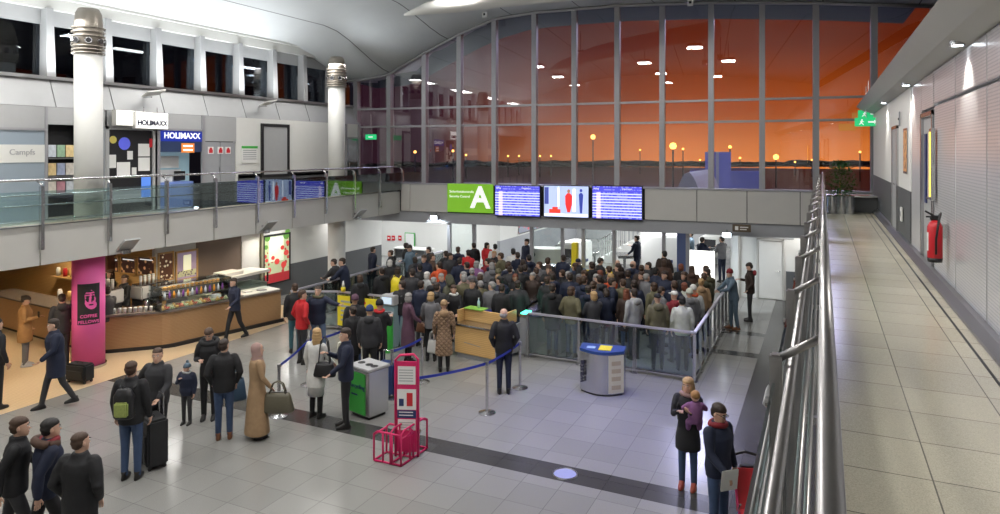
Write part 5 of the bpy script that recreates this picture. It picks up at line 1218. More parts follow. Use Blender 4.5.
HC = {n: plain('hair_'+n, c, .6, .3, 60) for n, c in dict(black=(.012, .01, .009), dark=(.03, .018, .012), brown=(.055, .028, .015), red=(.16, .045, .02), blond=(.42, .27, .12), grey=(.28, .27, .26), white=(.60, .58, .55)).items()}
CC = {n: plain('cloth_'+n, c, .75, .22, 11, .9) for n, c in dict(black=(.010, .010, .012), charcoal=(.03, .03, .034), navy=(.008, .013, .036), blue=(.02, .045, .13), jeans=(.04, .07, .145), lightjeans=(.11, .16, .26), grey=(.14, .14, .15), lightgrey=(.36, .37, .37), white=(.62, .62, .60), offwhite=(.52, .54, .46), brown=(.07, .035, .022), darkbrown=(.035, .02, .015), beige=(.34, .22, .12), camel=(.36, .19, .07), khaki=(.12, .11, .06), olive=(.06, .06, .035), red=(.50, .015, .02), darkred=(.20, .012, .02), orange=(.55, .08, .02), purple=(.10, .045, .075), lilac=(.22, .09, .22), teal=(.04, .12, .15), bluegrey=(.10, .15, .20), pinkgrey=(.34, .22, .20)).items()}
SH = {'black': plain('shoe_black', (.012, .011, .011), .4), 'brown': plain('shoe_brown', (.18, .07, .03), .5), 'white': plain('shoe_white', (.5, .5, .5), .5), 'red': plain('shoe_red', (.30, .05, .03), .5)}
def quilt():
    m = plain('cloth_quilted', (.30, .19, .115), .7, .1); nt = m.node_tree; b = nt.nodes['Principled BSDF']
    tc = N(nt, 'ShaderNodeTexCoord'); mp = N(nt, 'ShaderNodeMapping'); mp.inputs['Rotation'].default_value = (0, R(45), 0); nt.links.new(tc.outputs['Object'], mp.inputs[0])
    sx = N(nt, 'ShaderNodeSeparateXYZ'); nt.links.new(mp.outputs[0], sx.inputs[0]); h = None
    for k in (0, 2):
        q = mathn(nt, 'ABSOLUTE', mathn(nt, 'SINE', mathn(nt, 'MULTIPLY', sx.outputs[k], math.pi/.085)))
        h = q if h is None else mathn(nt, 'MINIMUM', h, q)
    seam = mathn(nt, 'LESS_THAN', h, .2); src = b.inputs['Base Color'].links[0].from_socket
    nt.links.new(mixc(nt, seam, src, (.14, .085, .05)), b.inputs['Base Color'])
    bp = N(nt, 'ShaderNodeBump'); bp.inputs['Strength'].default_value = 1; bp.inputs['Distance'].default_value = .02
    nt.links.new(h, bp.inputs['Height']); nt.links.new(bp.outputs[0], b.inputs['Normal']); return m
CC['quilted'] = quilt()
POSES = {'stand': dict(arml='down', armr='down'), 'phone': dict(arml='pocket', armr='phone', nod=.45), 'hold': dict(arml='fwd', armr='hold', turn=.3), 'walk': dict(arml='fwd', armr='back', stride=.24, lean=.05),
         'pocket': dict(arml='pocket', armr='pocket', turn=-.4), 'cross': dict(arml='cross', armr='cross'), 'turn': dict(arml='down', armr='fwd', turn=.9), 'rest': dict(arml='rest', armr='rest', lean=.16, turn=.5, stride=.06),
         'point': dict(arml='point', armr='down', turn=-.3, spread=.13), 'hips': dict(arml='fwd', armr='hip', turn=.35), 'bag': dict(arml='bag', armr='bag', turn=-.1), 'strap': dict(arml='down', armr='strap', turn=-.6), 'bend': dict(arml='fwd', armr='fwd', lean=.7, nod=.2),
         'carry': dict(arml='hold', armr='hold', turn=-.25), 'paper': dict(arml='down', armr='fwd', turn=.1, nod=.25)}
cache = {}
def get(key, fn):
    if key not in cache: cache[key] = fn()
    return cache[key]
def person(loc, yaw, h, pose='stand', top=('jacket', 'black'), legs='jeans', hair=('short', 'dark'), shoes='black', skin=0, label='', group=None, near=False, bulk=1.0, fem=False, extras=()):
    vox = .0135 if near else .024
    def mk():
        b, J, HT = make_body(POSES[pose], vox, fem); return b.mesh('person', [SK[0], EYEW, EYED, LIP], True), J, HT
    me, J, HT = get(('b', pose, near, fem), mk)
    o = bpy.data.objects.new('person', me); COL.objects.link(o)
    o.location = loc; o.rotation_euler[2] = yaw; o.scale = (h/1.75,)*3
    o.material_slots[0].link = 'OBJECT'; o.material_slots[0].material = SK[skin]
    if label: tag(o, label, 'person', group)
    def child(nm, me, m):
        c = bpy.data.objects.new(nm, me); COL.objects.link(c); c.parent = o
        if len(c.material_slots): c.material_slots[0].link = 'OBJECT'; c.material_slots[0].material = m
        return c
    d = CC['black']
    child({'jacket': 'jacket', 'short': 'sweater', 'coat': 'coat', 'long': 'long_coat', 'robe': 'robe'}[top[0]], get(('t', pose, near, fem, top[0], bulk), lambda: make_top(J, top[0], vox, fem, bulk).mesh('top', [d], True)), CC[top[1]])
    if top[0] != 'robe': child('trousers', get(('l', pose, near), lambda: make_legs(J, vox, .95).mesh('trousers', [d], True)), CC[legs])
    for sd in 'lr': child('shoe', get(('s', pose, sd), lambda: make_shoe(J, sd).mesh('shoe', [d], True)), SH[shoes])
    if hair:
        nm = {'beanie': 'beanie', 'pompom': 'bobble_hat', 'cap': 'cap', 'hood': 'hood', 'hijab': 'headscarf'}.get(hair[0], 'hair')
        hm = CC[hair[1]] if nm != 'hair' else HC[hair[1]]
        child(nm, get(('h', pose, hair[0]), lambda: make_hair(hair[0], HT, J).mesh('hair', [d], True)), hm)
    L = J['L']
    for e in extras:
        if e == 'scarf' or e[0] == 'scarf':
            c = e[1]; s = S()
            s.tube([L((.1*math.cos(a), .1*math.sin(a)*.9, 1.50+.01*math.sin(2*a))) for a in [2*math.pi*i/16 for i in range(17)]], .036, 10); child('scarf', s.mesh('scarf', [d], True), CC[c])
        if e[0] == 'fur':
            s = S(); s.tube([L((.15*math.cos(a), .11*math.sin(a)-.03, 1.49-.03*math.sin(a))) for a in [2*math.pi*i/16 for i in range(17)]], .05, 10); child('fur_collar', s.mesh('fur_collar', [d], True), CC[e[1]])
        if e[0] == 'hooddown':
            s = S(); s.ell(L((0, -.13, 1.46)), (.12, .06, .09), 14); child('hood', s.mesh('hood', [d], True), CC[e[1]])
        if e[0] == 'shirt':
            s = S(); s.add([L((-.04, .137, 1.50)), L((.04, .137, 1.50)), L((0, .158, 1.28)), L((-.04, .08, 1.52)), L((.04, .08, 1.52))], [(0, 1, 2), (0, 3, 4, 1)]); child('shirt_front', s.mesh('shirt', [d], False), CC[e[1]])
        if e[0] == 'glasses':
            s = S()
            for q in (-1, 1): s.tube([(.032*q+.022*math.cos(a), .100, .014+.016*math.sin(a)) for a in [2*math.pi*i/12 for i in range(13)]], .003, 6); s.tube([(.054*q, .100, .018), (.076*q, 0, .02)], .003, 6)
            s.tube([(-.01, .1, .014), (.01, .1, .014)], .003, 6); s.xf(HT); child('glasses', s.mesh('glasses', [d], True), SH['black'])
        if e[0] == 'skirt':
            s = S().loft([(0, 0, .45, .17, .15), (0, 0, .92, .165, .125)], 18); child('skirt', s.mesh('skirt', [d], True), CC[e[1]])
    o['_j'] = 1
    return o, J
def facing(p, q): return math.atan2(-(q[0]-p[0]), q[1]-p[1])
def attach(o, J, key, off=(0, 0, 0)):
    k = o.scale[0]; v = (J[key] if isinstance(key, str) else Vector(key))+Vector(off); return Matrix.Rotation(o.rotation_euler[2], 3, 'Z') @ (v*k)+o.location
def at(x, yh, h, yf=None, w=.5):
    """where a person of height h stands whose head top is seen at (x, yh) and feet at yf"""
    p = G(x, yh, h); 
    if yf: q = G(x, yf, 0); p = p.lerp(Vector((q.x, q.y, p.z)), w)
    return Vector((p.x, p.y, 0))
AWAY = R(0); CAMD = R(155)
def yawto(p, deg): return R(deg)   # 0 = facing the end wall, 90 = facing left, -90 = facing right, 180 = facing back
def backpack(o, J, m, m2, label, k=1.0, name='backpack'):
    p = attach(o, J, J['L']((0, -.21, 1.20))); t = thing(name, label, 'backpack', p, o.rotation_euler[2])
    S().loft([(0, 0, -.22*k, .13*k, .07), (0, 0, -.19*k, .15*k, .09), (0, 0, .12*k, .15*k, .085), (0, 0, .22*k, .10*k, .05), (0, 0, .24*k, .05*k, .03)], 18, pw=3).obj('body', m, t, smooth=True)
    S().bbox(-.10*k, .10*k, -.13, -.06, -.17*k, .05*k, .02).obj('front_pocket', m2, t)
    for q in (-1, 1): S().tube([(q*.09*k, .05, .18*k), (q*.11, .17, .26*k), (q*.13, .33, .12), (q*.14, .22, -.12)], .018, 8).obj('strap', m, t, smooth=True)
    S().tube([(-.03, -.0, .23*k), (0, -.01, .27*k), (.03, 0, .23*k)], .01, 6).obj('handle', m, t)
    return t
# ---- foreground and individually described people
P = {}
def away(x): a, b = ray(x); return math.atan2(-a, b)
def add(key, x, yh, h, yf, yaw, **k):
    p = at(x, yh, h, yf, .6); o, J = person(p, R(yaw)+away(x), h, **k); P[key] = (o, J); return o, J
add('man_backpack', 131, 358, 1.82, 483, -25, pose='stand', top=('jacket', 'black'), legs='jeans', hair=('short', 'brown'), near=True, bulk=1.08, shoes='black', label='person in black jacket and blue jeans carrying a green backpack, seen from behind at left')
add('man_arms', 158, 352, 1.78, 450, 145, pose='hips', top=('jacket', 'charcoal'), legs='black', hair=('crop', 'brown'), near=True, bulk=1.1, label='person in black jacket, one hand on hip, talking to the one with the green backpack')
add('child', 187, 363, 1.13, 424, 150, pose='strap', top=('jacket', 'navy'), legs='charcoal', hair=('pompom', 'bluegrey'), near=True, bulk=1.25, extras=[('scarf', 'lightgrey')], label='small child in dark padded jacket and patterned bobble hat')
add('woman_black', 209, 330, 1.72, 417, 165, pose='phone', top=('jacket', 'black'), legs='black', hair=('short', 'brown'), near=True, fem=True, extras=[('fur', 'black')], label='person in black coat with dark fur collar standing behind the child')
add('man_jeans', 224, 340, 1.76, 438, -5, pose='pocket', top=('jacket', 'black'), legs='jeans', hair=('short', 'dark'), near=True, bulk=1.08, shoes='brown', label='person in black jacket and jeans seen from behind, left of the beige robe')
add('robe', 257, 343, 1.68, 438, -75, pose='bag', top=('robe', 'beige'), legs='brown', hair=('hijab', 'pinkgrey'), near=True, fem=True, label='person in a long beige robe and headscarf holding an olive handbag')
add('white_coat', 316, 328, 1.70, 418, -40, pose='fwdx' if False else 'turn', top=('coat', 'white'), legs='black', hair=('long', 'blond'), near=True, fem=True, extras=[('skirt', 'white')], label='person with blond hair in a white coat carrying a black shoulder bag')
add('suit', 346, 325, 1.82, 430, 95, pose='hold', top=('jacket', 'navy'), legs='black', hair=('short', 'dark'), near=True, extras=[('shirt', 'white')], label='person in dark suit and white shirt facing the white coat')
add('red_jacket', 302, 288, 1.76, 366, -60, pose='pocket', top=('jacket', 'red'), legs='charcoal', hair=('short', 'brown'), near=True, label='person in a bright red jacket standing near the yellow poster')
add('blue_sweater', 318, 279, 1.78, 366, 175, pose='point', top=('jacket', 'navy'), legs='lightjeans', hair=('crop', 'dark'), near=True, bulk=1.1, extras=[('scarf', 'khaki')], label='person in dark blue sweater leaning an arm on the yellow barrier')
add('dark_behind_red', 295, 284, 1.74, 352, 10, pose='stand', top=('jacket', 'black'), legs='teal', hair=('crop', 'brown'), near=False, label='person in dark jacket half hidden behind the red jacket')
add('walker', 235, 278, 1.68, 340, 125, pose='walk', top=('jacket', 'navy'), legs='black', hair=('short', 'dark'), near=True, label='person in blue jacket walking past the coffee counter')
add('hoodie', 62, 290, 1.74, 372, 10, pose='stand', top=('jacket', 'charcoal'), legs='charcoal', hair=('crop', 'dark'), near=True, extras=[('hooddown', 'charcoal')], label='person in dark hooded top at the coffee counter left of the pink pillar')
add('navy_walker', 56, 318, 1.76, 408, 100, pose='walk', top=('coat', 'navy'), legs='charcoal', hair=('short', 'dark'), near=True, bulk=1.15, label='person in a big navy coat walking left of the pink pillar with a black case')
add('phone_girl', 25, 296, 1.66, 366, -100, pose='phone', top=('coat', 'camel'), legs='grey', hair=('bun', 'dark'), near=True, fem=True, shoes='white', bulk=1.1, label='person in camel jacket looking at a phone by the coffee shop')
add('far_left', -4, 318, 1.78, 410, -60, pose='stand', top=('jacket', 'black'), legs='black', hair=('short', 'dark'), near=False, label='person in black cut off at the left edge near the coffee shop')
add('barista1', 125, 275, 1.70, None, 120, pose='fwdb' if False else 'hold', top=('short', 'black'), legs='black', hair=('bun', 'brown'), fem=True, near=True, label='barista in black with hair bun behind the counter right of the pink pillar')
add('barista2', 111, 270, 1.70, None, 110, pose='hold', top=('short', 'black'), legs='black', hair=('long', 'brown'), fem=True, near=True, label='barista in black with long dark hair close to the pink pillar')
add('customer', 107, 287, 1.66, None, 20, pose='fwd' if False else 'hold', top=('jacket', 'charcoal'), legs='black', hair=('short', 'dark'), near=False, label='customer in dark jacket at the counter half hidden by the pink pillar')
add('dark1', 15, 418, 1.78, None, -100, pose='walk', top=('jacket', 'black'), legs='charcoal', hair=('short', 'brown'), near=True, label='person in plain black jacket at the bottom left corner, leftmost of three walking')
add('dark2', 46, 420, 1.78, None, -80, pose='walk', top=('jacket', 'navy'), legs='black', hair=('short', 'black'), near=True, bulk=1.1, extras=[('scarf', 'darkred'), ('fur', 'brown')], label='person in navy coat with dark red scarf and brown fur hood at bottom left')
add('dark3', 80, 433, 1.76, None, -35, pose='pocket', top=('coat', 'black'), legs='black', hair=('crop', 'brown'), near=True, bulk=1.15, label='person in a wide black coat seen from behind at bottom left, rightmost of three')
add('mother', 688, 380, 1.66, 485, 170, pose='carry', top=('coat', 'black'), legs='jeans', hair=('long', 'blond'), near=True, fem=True, shoes='red', extras=[('scarf', 'pinkgrey')], label='person in black coat and jeans carrying a baby in purple')
add('paper_man', 718, 404, 1.78, None, -130, pose='paper', top=('jacket', 'navy'), legs='jeans', hair=('short', 'dark'), near=True, bulk=1.08, extras=[('glasses',), ('scarf', 'darkred')], label='person with glasses in dark padded jacket holding white papers at bottom right')
add('leaner', 734, 268, 1.72, 330, 110, pose='rest', top=('jacket', 'bluegrey'), legs='bluegrey', hair=('beanie', 'darkred'), near=True, shoes='brown', label='person in blue-grey jacket and jeans leaning on the barred barrier')
add('by_door', 750, 262, 1.74, 322, 90, pose='phone', top=('jacket', 'darkbrown'), legs='charcoal', hair=('short', 'dark'), near=True, extras=[('hooddown', 'darkred')], label='person in dark jacket with reddish hood standing before the white door')
add('desk_man', 504, 309, 1.78, 393, 5, pose='pocket', top=('jacket', 'black'), legs='navy', hair=('bald', 'grey'), near=True, bulk=1.08, label='bald person in black jacket seen from behind at the information desk')
add('quilted', 444, 301, 1.64, 371, 0, pose='stand', top=('long', 'quilted'), legs='black', hair=('beanie', 'beige'), near=True, fem=True, bulk=1.05, extras=[('hooddown', 'beige')], label='person in long quilted beige coat and knitted hat left of the oak desk')
add('grey_older', 431, 293, 1.66, 360, -10, pose='bag', top=('jacket', 'grey'), legs='black', hair=('bob', 'blond'), near=True, fem=True, label='person with curly fair hair in grey jacket left of the quilted coat')
add('purple_coat', 408, 293, 1.66, 362, -70, pose='turn', top=('long', 'purple'), legs='black', hair=('bob', 'grey'), near=True, fem=True, label='person with short grey hair in a dark purple coat')
add('guard', 527, 239, 1.78, None, 140, pose='pocket', top=('short', 'navy'), legs='navy', hair=('short', 'dark'), near=False, label='guard in navy uniform standing above the crowd behind the partition')
o, J = P['man_backpack']; backpack(o, J, 'black', mat('pack_green', (.30, .36, .10), .7, noise=.3, nscale=30), 'black and lime green backpack worn by the person in jeans at left')
o, J = P['mother']; backpack(o, J, 'black', 'black', 'black backpack worn by the person holding the baby', .9)
# baby
p = attach(o, J, (-.15, .22, 1.34)); yw = o.rotation_euler[2]
t = thing('baby', 'baby in purple snowsuit held at the shoulder of the person in black', 'baby', p, yw+R(200))
s = S(); s.loft([(0, 0, -.20, .07, .07), (0, 0, -.1, .11, .10), (0, 0, .04, .11, .09), (0, 0, .12, .06, .06)], 14)
for q in (-1, 1): limb(s, [(q*.09, 0, .07), (q*.16, .05, .0), (q*.15, .12, -.02)], [.045, .04, .035]); limb(s, [(q*.05, 0, -.16), (q*.08, .10, -.22), (q*.08, .12, -.32)], [.06, .05, .04])
b_ = voxel(s, .014); b_.obj('snowsuit', CC['lilac'], t, smooth=True)
S().ell((0, .0, .20), (.065, .072, .08), 14).ell((0, .072, .19), (.01, .012, .01), 8).obj('head', SK[0], t, smooth=True); S().ell((0, -.015, .225), (.070, .074, .07), 14).obj('bonnet', CC['camel'], t, smooth=True)
for q in (-1, 1): S().ell((q*.15, .14, -.02), (.022, .028, .018), 8).obj('hand', SK[0], t, smooth=True)
# papers, cart
o, J = P['paper_man']; p = attach(o, J, 'wrir', (0, .08, -.06))
o_ = S().box(-.15, .15, -.004, .004, -.13, .11).box(-.13, .17, .004, .008, -.11, .12).obj('paper_sheets', 'paper', loc=p, rz=o.rotation_euler[2]); o_.rotation_euler[1] = R(-8); tag(o_, 'white paper sheets held by the person with glasses', 'paper')
p = G(748, 512, 0); p = Vector((P['paper_man'][0].location.x+.42, P['paper_man'][0].location.y+.1, 0))
t = thing('trolley_case', 'red and black folding stroller beside the person with glasses', 'stroller', p, R(20))
for q in (-.18, .18): S().tube([(q, -.35, .12), (q, .05, .5), (q, .3, .95), (q, .38, .98)], .016, 8).obj('frame_tube', 'magenta', t, smooth=True); S().tube([(q, .25, .12), (q, -.1, .55)], .014, 8).obj('rear_tube', 'steel', t)
S().add([(-.17, -.2, .3), (.17, -.2, .3), (.17, .12, .38), (-.17, .12, .38), (-.17, .28, .85), (.17, .28, .85), (-.17, -.2, .26), (.17, -.2, .26), (.17, .14, .34), (-.17, .14, .34), (-.17, .31, .84), (.17, .31, .84)], [(0, 1, 2, 3), (3, 2, 5, 4), (6, 9, 8, 7), (9, 10, 11, 8), (0, 6, 7, 1), (4, 5, 11, 10)]).obj('seat', 'red', t)
for x in (-.2, .2):
    for y in (-.36, .26): S().tube([(x-.015, y, .075), (x+.015, y, .075)], .075, 14).obj('wheel', 'wheel', t)
S().tube([(-.18, .38, .98), (0, .40, 1.02), (.18, .38, .98)], .02, 8).obj('handle', 'black', t)
S().bbox(-.1, .16, .3, .45, .55, .85, .04).obj('hanging_pouch', 'black', t)
# bags
def handbag(p, rz, m, label, w=.36, h=.26, d=.14, strap=.28):
    t = thing('handbag', label, 'bag', p, rz)
    S().loft([(0, 0, 0, w/2*.95, d/2), (0, 0, .03, w/2, d/2*1.05), (0, 0, h*.8, w/2*.8, d/2*.75), (0, 0, h, w/2*.72, d/2*.35)], 20, pw=3).obj('body', m, t, smooth=True)
    for q in (-1, 1): S().tube([(-w*.25, q*.03, h*.95), (-w*.15, q*.03, h+strap*.8), (0, q*.02, h+strap), (w*.15, q*.03, h+strap*.8), (w*.25, q*.03, h*.95)], .011, 8).obj('handle', m, t, smooth=True)
    S().box(-w*.3, w*.3, -.012, .012, h, h+.015).obj('zip', 'steel_dark', t)
olive = mat('olive_leather', (.10, .09, .06), .4, noise=.1)
o, J = P['robe']; w_ = attach(o, J, 'wrir'); handbag(Vector((w_.x+.12, w_.y+.05, .48)), R(25), olive, 'large olive leather handbag held by the person in the beige robe', .58, .34, .2, .2)
o, J = P['white_coat']; w_ = attach(o, J, (.24, .02, .92)); handbag(Vector((w_.x, w_.y-.05, .83)), R(20), 'black', 'black shoulder bag hanging beside the white coat', .44, .26, .16, .5)
p = G(236, 413); handbag(Vector((p.x, p.y, .25)), R(60), mat('teal_bag', (.02, .05, .09), .6), 'dark teal bag held low right of the person in jeans', .4, .42, .18, .15)
o, J = P['quilted']; w_ = attach(o, J, 'wril'); handbag(Vector((w_.x-.05, w_.y, .42)), 0, mat('pale_bag', (.5, .5, .48), .5), 'pale paper bag held by the person in the quilted coat', .26, .3, .1, .2)
o, J = P['grey_older']; w_ = attach(o, J, 'wril'); handbag(Vector((w_.x-.1, w_.y+.05, .62)), 0, mat('brown_bag', (.14, .06, .03), .5), 'brown handbag between the purple coat and the grey jacket', .4, .24, .14, .2)
def suitcase(p, rz, m, label, w=.42, h=.66, d=.26, up=True):
    t = thing('suitcase', label, 'suitcase', p, rz)
    S().bbox(-w/2, w/2, -d/2, d/2, .05, h, .035).obj('shell', m, t); S().bbox(-w/2*.8, w/2*.8, -d/2-.03, -d/2, .12, h*.7, .012).obj('front_pocket', m, t)
    if up: S().tube([(-.1, d/2-.03, h), (-.1, d/2-.03, h+.35), (.1, d/2-.03, h+.35), (.1, d/2-.03, h)], .011, 8).obj('pull_handle', 'steel', t)
    for x in (-w/2+.06, w/2-.06):
        for y in (-d/2+.05, d/2-.05): S().tube([(x-.015, y, .03), (x+.015, y, .03)], .03, 10).obj('wheel', 'wheel', t)
    S().tube([(-.08, 0, h), (-.06, 0, h+.03), (.06, 0, h+.03), (.08, 0, h)], .01, 6).obj('grip', 'black', t)
blk = mat('black_canvas', (.014, .014, .016), .65, noise=.2)
p = G(153, 465); suitcase(p, R(-20), blk, 'tall black suitcase between the two talking people at left', .5, .80, .32)
p = G(80, 382); suitcase(p, R(10), blk, 'black case with a white tag at the foot of the pink pillar', .55, .42, .28, False)
p = attach(*P['phone_girl'], 'wrir'); o_ = S().bbox(-.035, .035, -.005, .005, -.0, .14, .003).box(-.03, .03, .005, .006, .01, .13).obj('mobile_phone', 'black', loc=p+Vector((.06, 0, 0))); tag(o_, 'phone held by the person in the camel jacket', 'phone')
# ---- the queue: head-top positions read across the hall, (x, y, top, hair, facing, pose)
Q = '''337 259 jacket:charcoal short:dark 60 rest|346 258 jacket:navy short:dark 70 rest|372 247 jacket:navy short:dark -60 walk|360 275 jacket:black bob:brown 10 stand|391 250 jacket:black crop:brown 100 pocket|390 260 coat:black bob:white -20 stand|406 243 jacket:black short:dark -80 hold|410 245 jacket:bluegrey short:dark 120 phone|429 247 jacket:charcoal short:dark 100 stand|432 254 jacket:brown crop:brown -70 pocket
398 267 jacket:darkbrown bob:dark -20 stand|412 269 jacket:charcoal short:dark -30 turn|420 264 jacket:black short:black 20 stand|427 272 jacket:lightgrey bob:white -60 stand|441 262 jacket:orange short:dark 30 hold|434 277 coat:charcoal crop:grey -40 stand|446 251 jacket:black short:dark 30 stand|450 253 jacket:charcoal short:dark -160 turn|458 247 jacket:navy short:brown -10 stand|460 258 jacket:navy short:dark 0 pocket
467 262 jacket:navy crop:dark 40 stand|468 250 jacket:red short:black -30 turn|459 280 jacket:olive hood:olive 60 phone|449 289 short:black bob:brown 160 hold|478 243 jacket:black short:dark 30 stand|484 243 jacket:red bob:dark -150 turn|494 244 jacket:white short:black 10 stand|494 251 jacket:black crop:blond 170 pocket|472 268 jacket:grey crop:grey 0 stand|467 272 jacket:pinkgrey crop:grey 60 stand
478 261 jacket:lilac bob:grey -20 stand|487 259 jacket:darkred short:dark 20 turn|494 260 jacket:navy short:brown -70 stand|501 253 jacket:khaki short:brown 60 hold|502 270 jacket:black beanie:khaki 0 stand|494 275 jacket:blue beanie:beige -10 stand|506 262 jacket:lightgrey bob:dark 40 stand|514 249 jacket:white short:black 0 stand|517 252 jacket:navy short:dark 30 stand|515 264 jacket:navy short:brown -20 pocket
522 261 jacket:charcoal short:dark 10 stand|529 255 jacket:navy short:black 30 stand|522 279 coat:black bob:red 170 hold|534 267 jacket:navy short:dark -10 stand|538 263 jacket:grey crop:brown 30 turn|540 279 coat:black crop:grey 0 stand|547 269 coat:black long:black -10 stand|553 268 jacket:black hood:black 0 stand|556 275 jacket:charcoal short:dark 30 stand|563 255 jacket:navy short:dark -30 turn
560 271 jacket:black short:brown 160 hold|563 279 coat:black bob:brown 10 stand|570 285 coat:navy short:brown -10 pocket|578 259 jacket:bluegrey cap:navy -10 stand|578 297 jacket:charcoal bob:blond 20 hold|590 262 jacket:black short:dark 30 stand|591 271 jacket:darkbrown bob:red 0 stand|600 258 jacket:black short:dark -60 phone|604 278 jacket:navy short:dark -80 stand|612 275 jacket:orange bob:blond 30 turn
618 260 coat:darkbrown bald:brown 50 pocket|616 289 coat:darkbrown long:red 0 stand|623 280 jacket:khaki short:brown 20 stand|635 261 jacket:navy bald:brown -30 pocket|637 273 jacket:grey crop:grey -50 stand|634 289 jacket:lightgrey short:dark 40 stand|651 268 jacket:navy short:black -20 stand|656 285 jacket:grey short:dark -60 phone|655 296 jacket:khaki cap:black 10 stand|664 251 jacket:darkbrown short:black -20 turn
662 260 coat:brown bob:brown 0 stand|663 271 jacket:navy short:dark 160 pocket|675 291 jacket:darkred cap:white 40 stand|681 264 jacket:black bob:red 20 stand|684 272 jacket:black bob:brown 150 stand|684 283 jacket:offwhite bob:red 20 stand|693 266 coat:brown long:brown 0 stand|687 297 jacket:offwhite short:black 10 stand|705 266 jacket:charcoal bob:brown 60 stand|711 270 jacket:khaki short:dark 30 turn
717 274 jacket:olive short:brown 20 stand|704 278 jacket:beige bun:blond 10 stand|703 286 jacket:lightgrey beanie:white 0 stand|701 290 jacket:grey beanie:offwhite 20 stand|644 281 jacket:navy short:dark 10 stand|670 281 jacket:navy short:brown -30 turn|628 270 jacket:black short:dark 0 stand|610 266 jacket:charcoal short:brown 40 stand|585 281 jacket:navy short:brown 0 pocket|596 285 jacket:navy short:dark -20 stand
547 258 jacket:black short:brown -20 stand|505 281 coat:black short:dark 10 stand|530 284 jacket:navy short:dark 20 stand|480 275 jacket:charcoal short:brown 0 stand|486 284 coat:black short:dark -20 stand|512 292 coat:navy short:dark 0 stand|550 287 coat:black short:dark -10 stand|421 281 jacket:navy short:dark -30 stand|415 257 jacket:charcoal bob:dark 20 stand|402 281 jacket:black short:dark 10 turn
424 255 jacket:navy short:brown 160 stand|382 268 jacket:black crop:dark 20 stand|440 282 coat:charcoal short:dark -20 stand|470 287 coat:navy short:black 10 turn|355 295 coat:black beanie:purple 10 stand|356 307 coat:black bun:darkx 30 stand|367 305 jacket:charcoal beanie:blue -10 stand|379 300 coat:black beanie:black -40 hold'''
special = {(398, 267): 'yellow backpack wearer in a dark brown jacket at the left of the queue', (441, 262): 'person in a bright orange jacket bending in the left half of the crowd', (522, 279): 'person with curly ginger hair facing the camera in the middle of the crowd',
           (578, 259): 'person in blue-grey jacket and dark cap in front of the yellow stand', (616, 289): 'person with long dark red hair in a dark coat behind the glass barrier', (675, 291): 'person in dark red jacket and white cap at the right of the crowd',
           (687, 297): 'person in an off-white jacket with dark strap at the right end of the front row', (703, 286): 'person in white beanie and grey jacket with orange scarf near the barred barrier', (693, 266): 'person with long brown hair in a brown coat before the white screen',
           (634, 289): 'person in pale grey sweater close behind the glass barrier', (379, 300): 'person in black coat and black beanie with red scarf behind the dark suit', (367, 305): 'person in dark jacket and bright blue beanie behind the dark suit', (355, 295): 'person in black coat and dark purple beanie behind the white coat',
           (356, 307): 'person in black coat with dark hair bun bending over the kiosk', (494, 275): 'person in blue jacket and knitted hat in the middle of the front row', (635, 261): 'bald person in navy jacket in the far row right of the yellow stand', (618, 260): 'bald person in dark brown coat in the far row right of the yellow stand',
           (502, 270): 'person in black jacket and khaki knitted hat in the middle of the crowd', (484, 243): 'person in red jacket in the far row below the left departure board', (664, 251): 'person in dark brown jacket standing tallest before the large white scanner'}
regions = [(0, 392, 'behind yellow poster'), (392, 425, 'right of yellow poster'), (425, 447, 'below green sign edge'), (447, 492, 'below green sign'), (492, 542, 'below left departure board'), (542, 591, 'below advertising screen'), (591, 643, 'below right departure board'), (643, 680, 'before large scanner'), (680, 740, 'near barred barrier')]
rows = [(0, 257, 'far row'), (257, 269, 'second row'), (269, 283, 'middle row'), (283, 400, 'front row')]
seen = {}
spos = []
hn = dict(short='short', crop='cropped', bob='chin-length', long='long', bun='tied-up', bald='thinning')
entries = [e for ln in Q.split('\n') for e in ln.split('|')]
plist = []
for e in entries:
    x, y, tp, hr, yw, ps = e.split(); x, y = int(x), int(y); tk, tc = tp.split(':'); hk, hc = hr.split(':'); hc = hc.replace('darkx', 'dark')
    h = random.uniform(1.66, 1.80) if hk not in ('long', 'bob', 'bun') else random.uniform(1.58, 1.68)
    p = G(x, y, h); p.z = 0
    plist.append([x, y, tk, tc, hk, hc, int(yw), ps, h, p])
for i in range(26):
    x = random.uniform(438, 660); y = random.uniform(262, 290); hc = random.choice(['dark', 'black', 'brown', 'brown', 'grey']); hk = random.choice(['short', 'crop', 'bob', 'short'])
    h = random.uniform(1.6, 1.75); p = G(x, y, h); p.z = 0; plist.append([int(x), int(y), 'jacket', random.choice(['black', 'charcoal', 'navy', 'black', 'darkbrown', 'grey', 'khaki']), hk, hc, random.choice([-30, 0, 10, 40, 80, 150]), random.choice(['stand', 'turn', 'pocket', 'phone']), h, p])
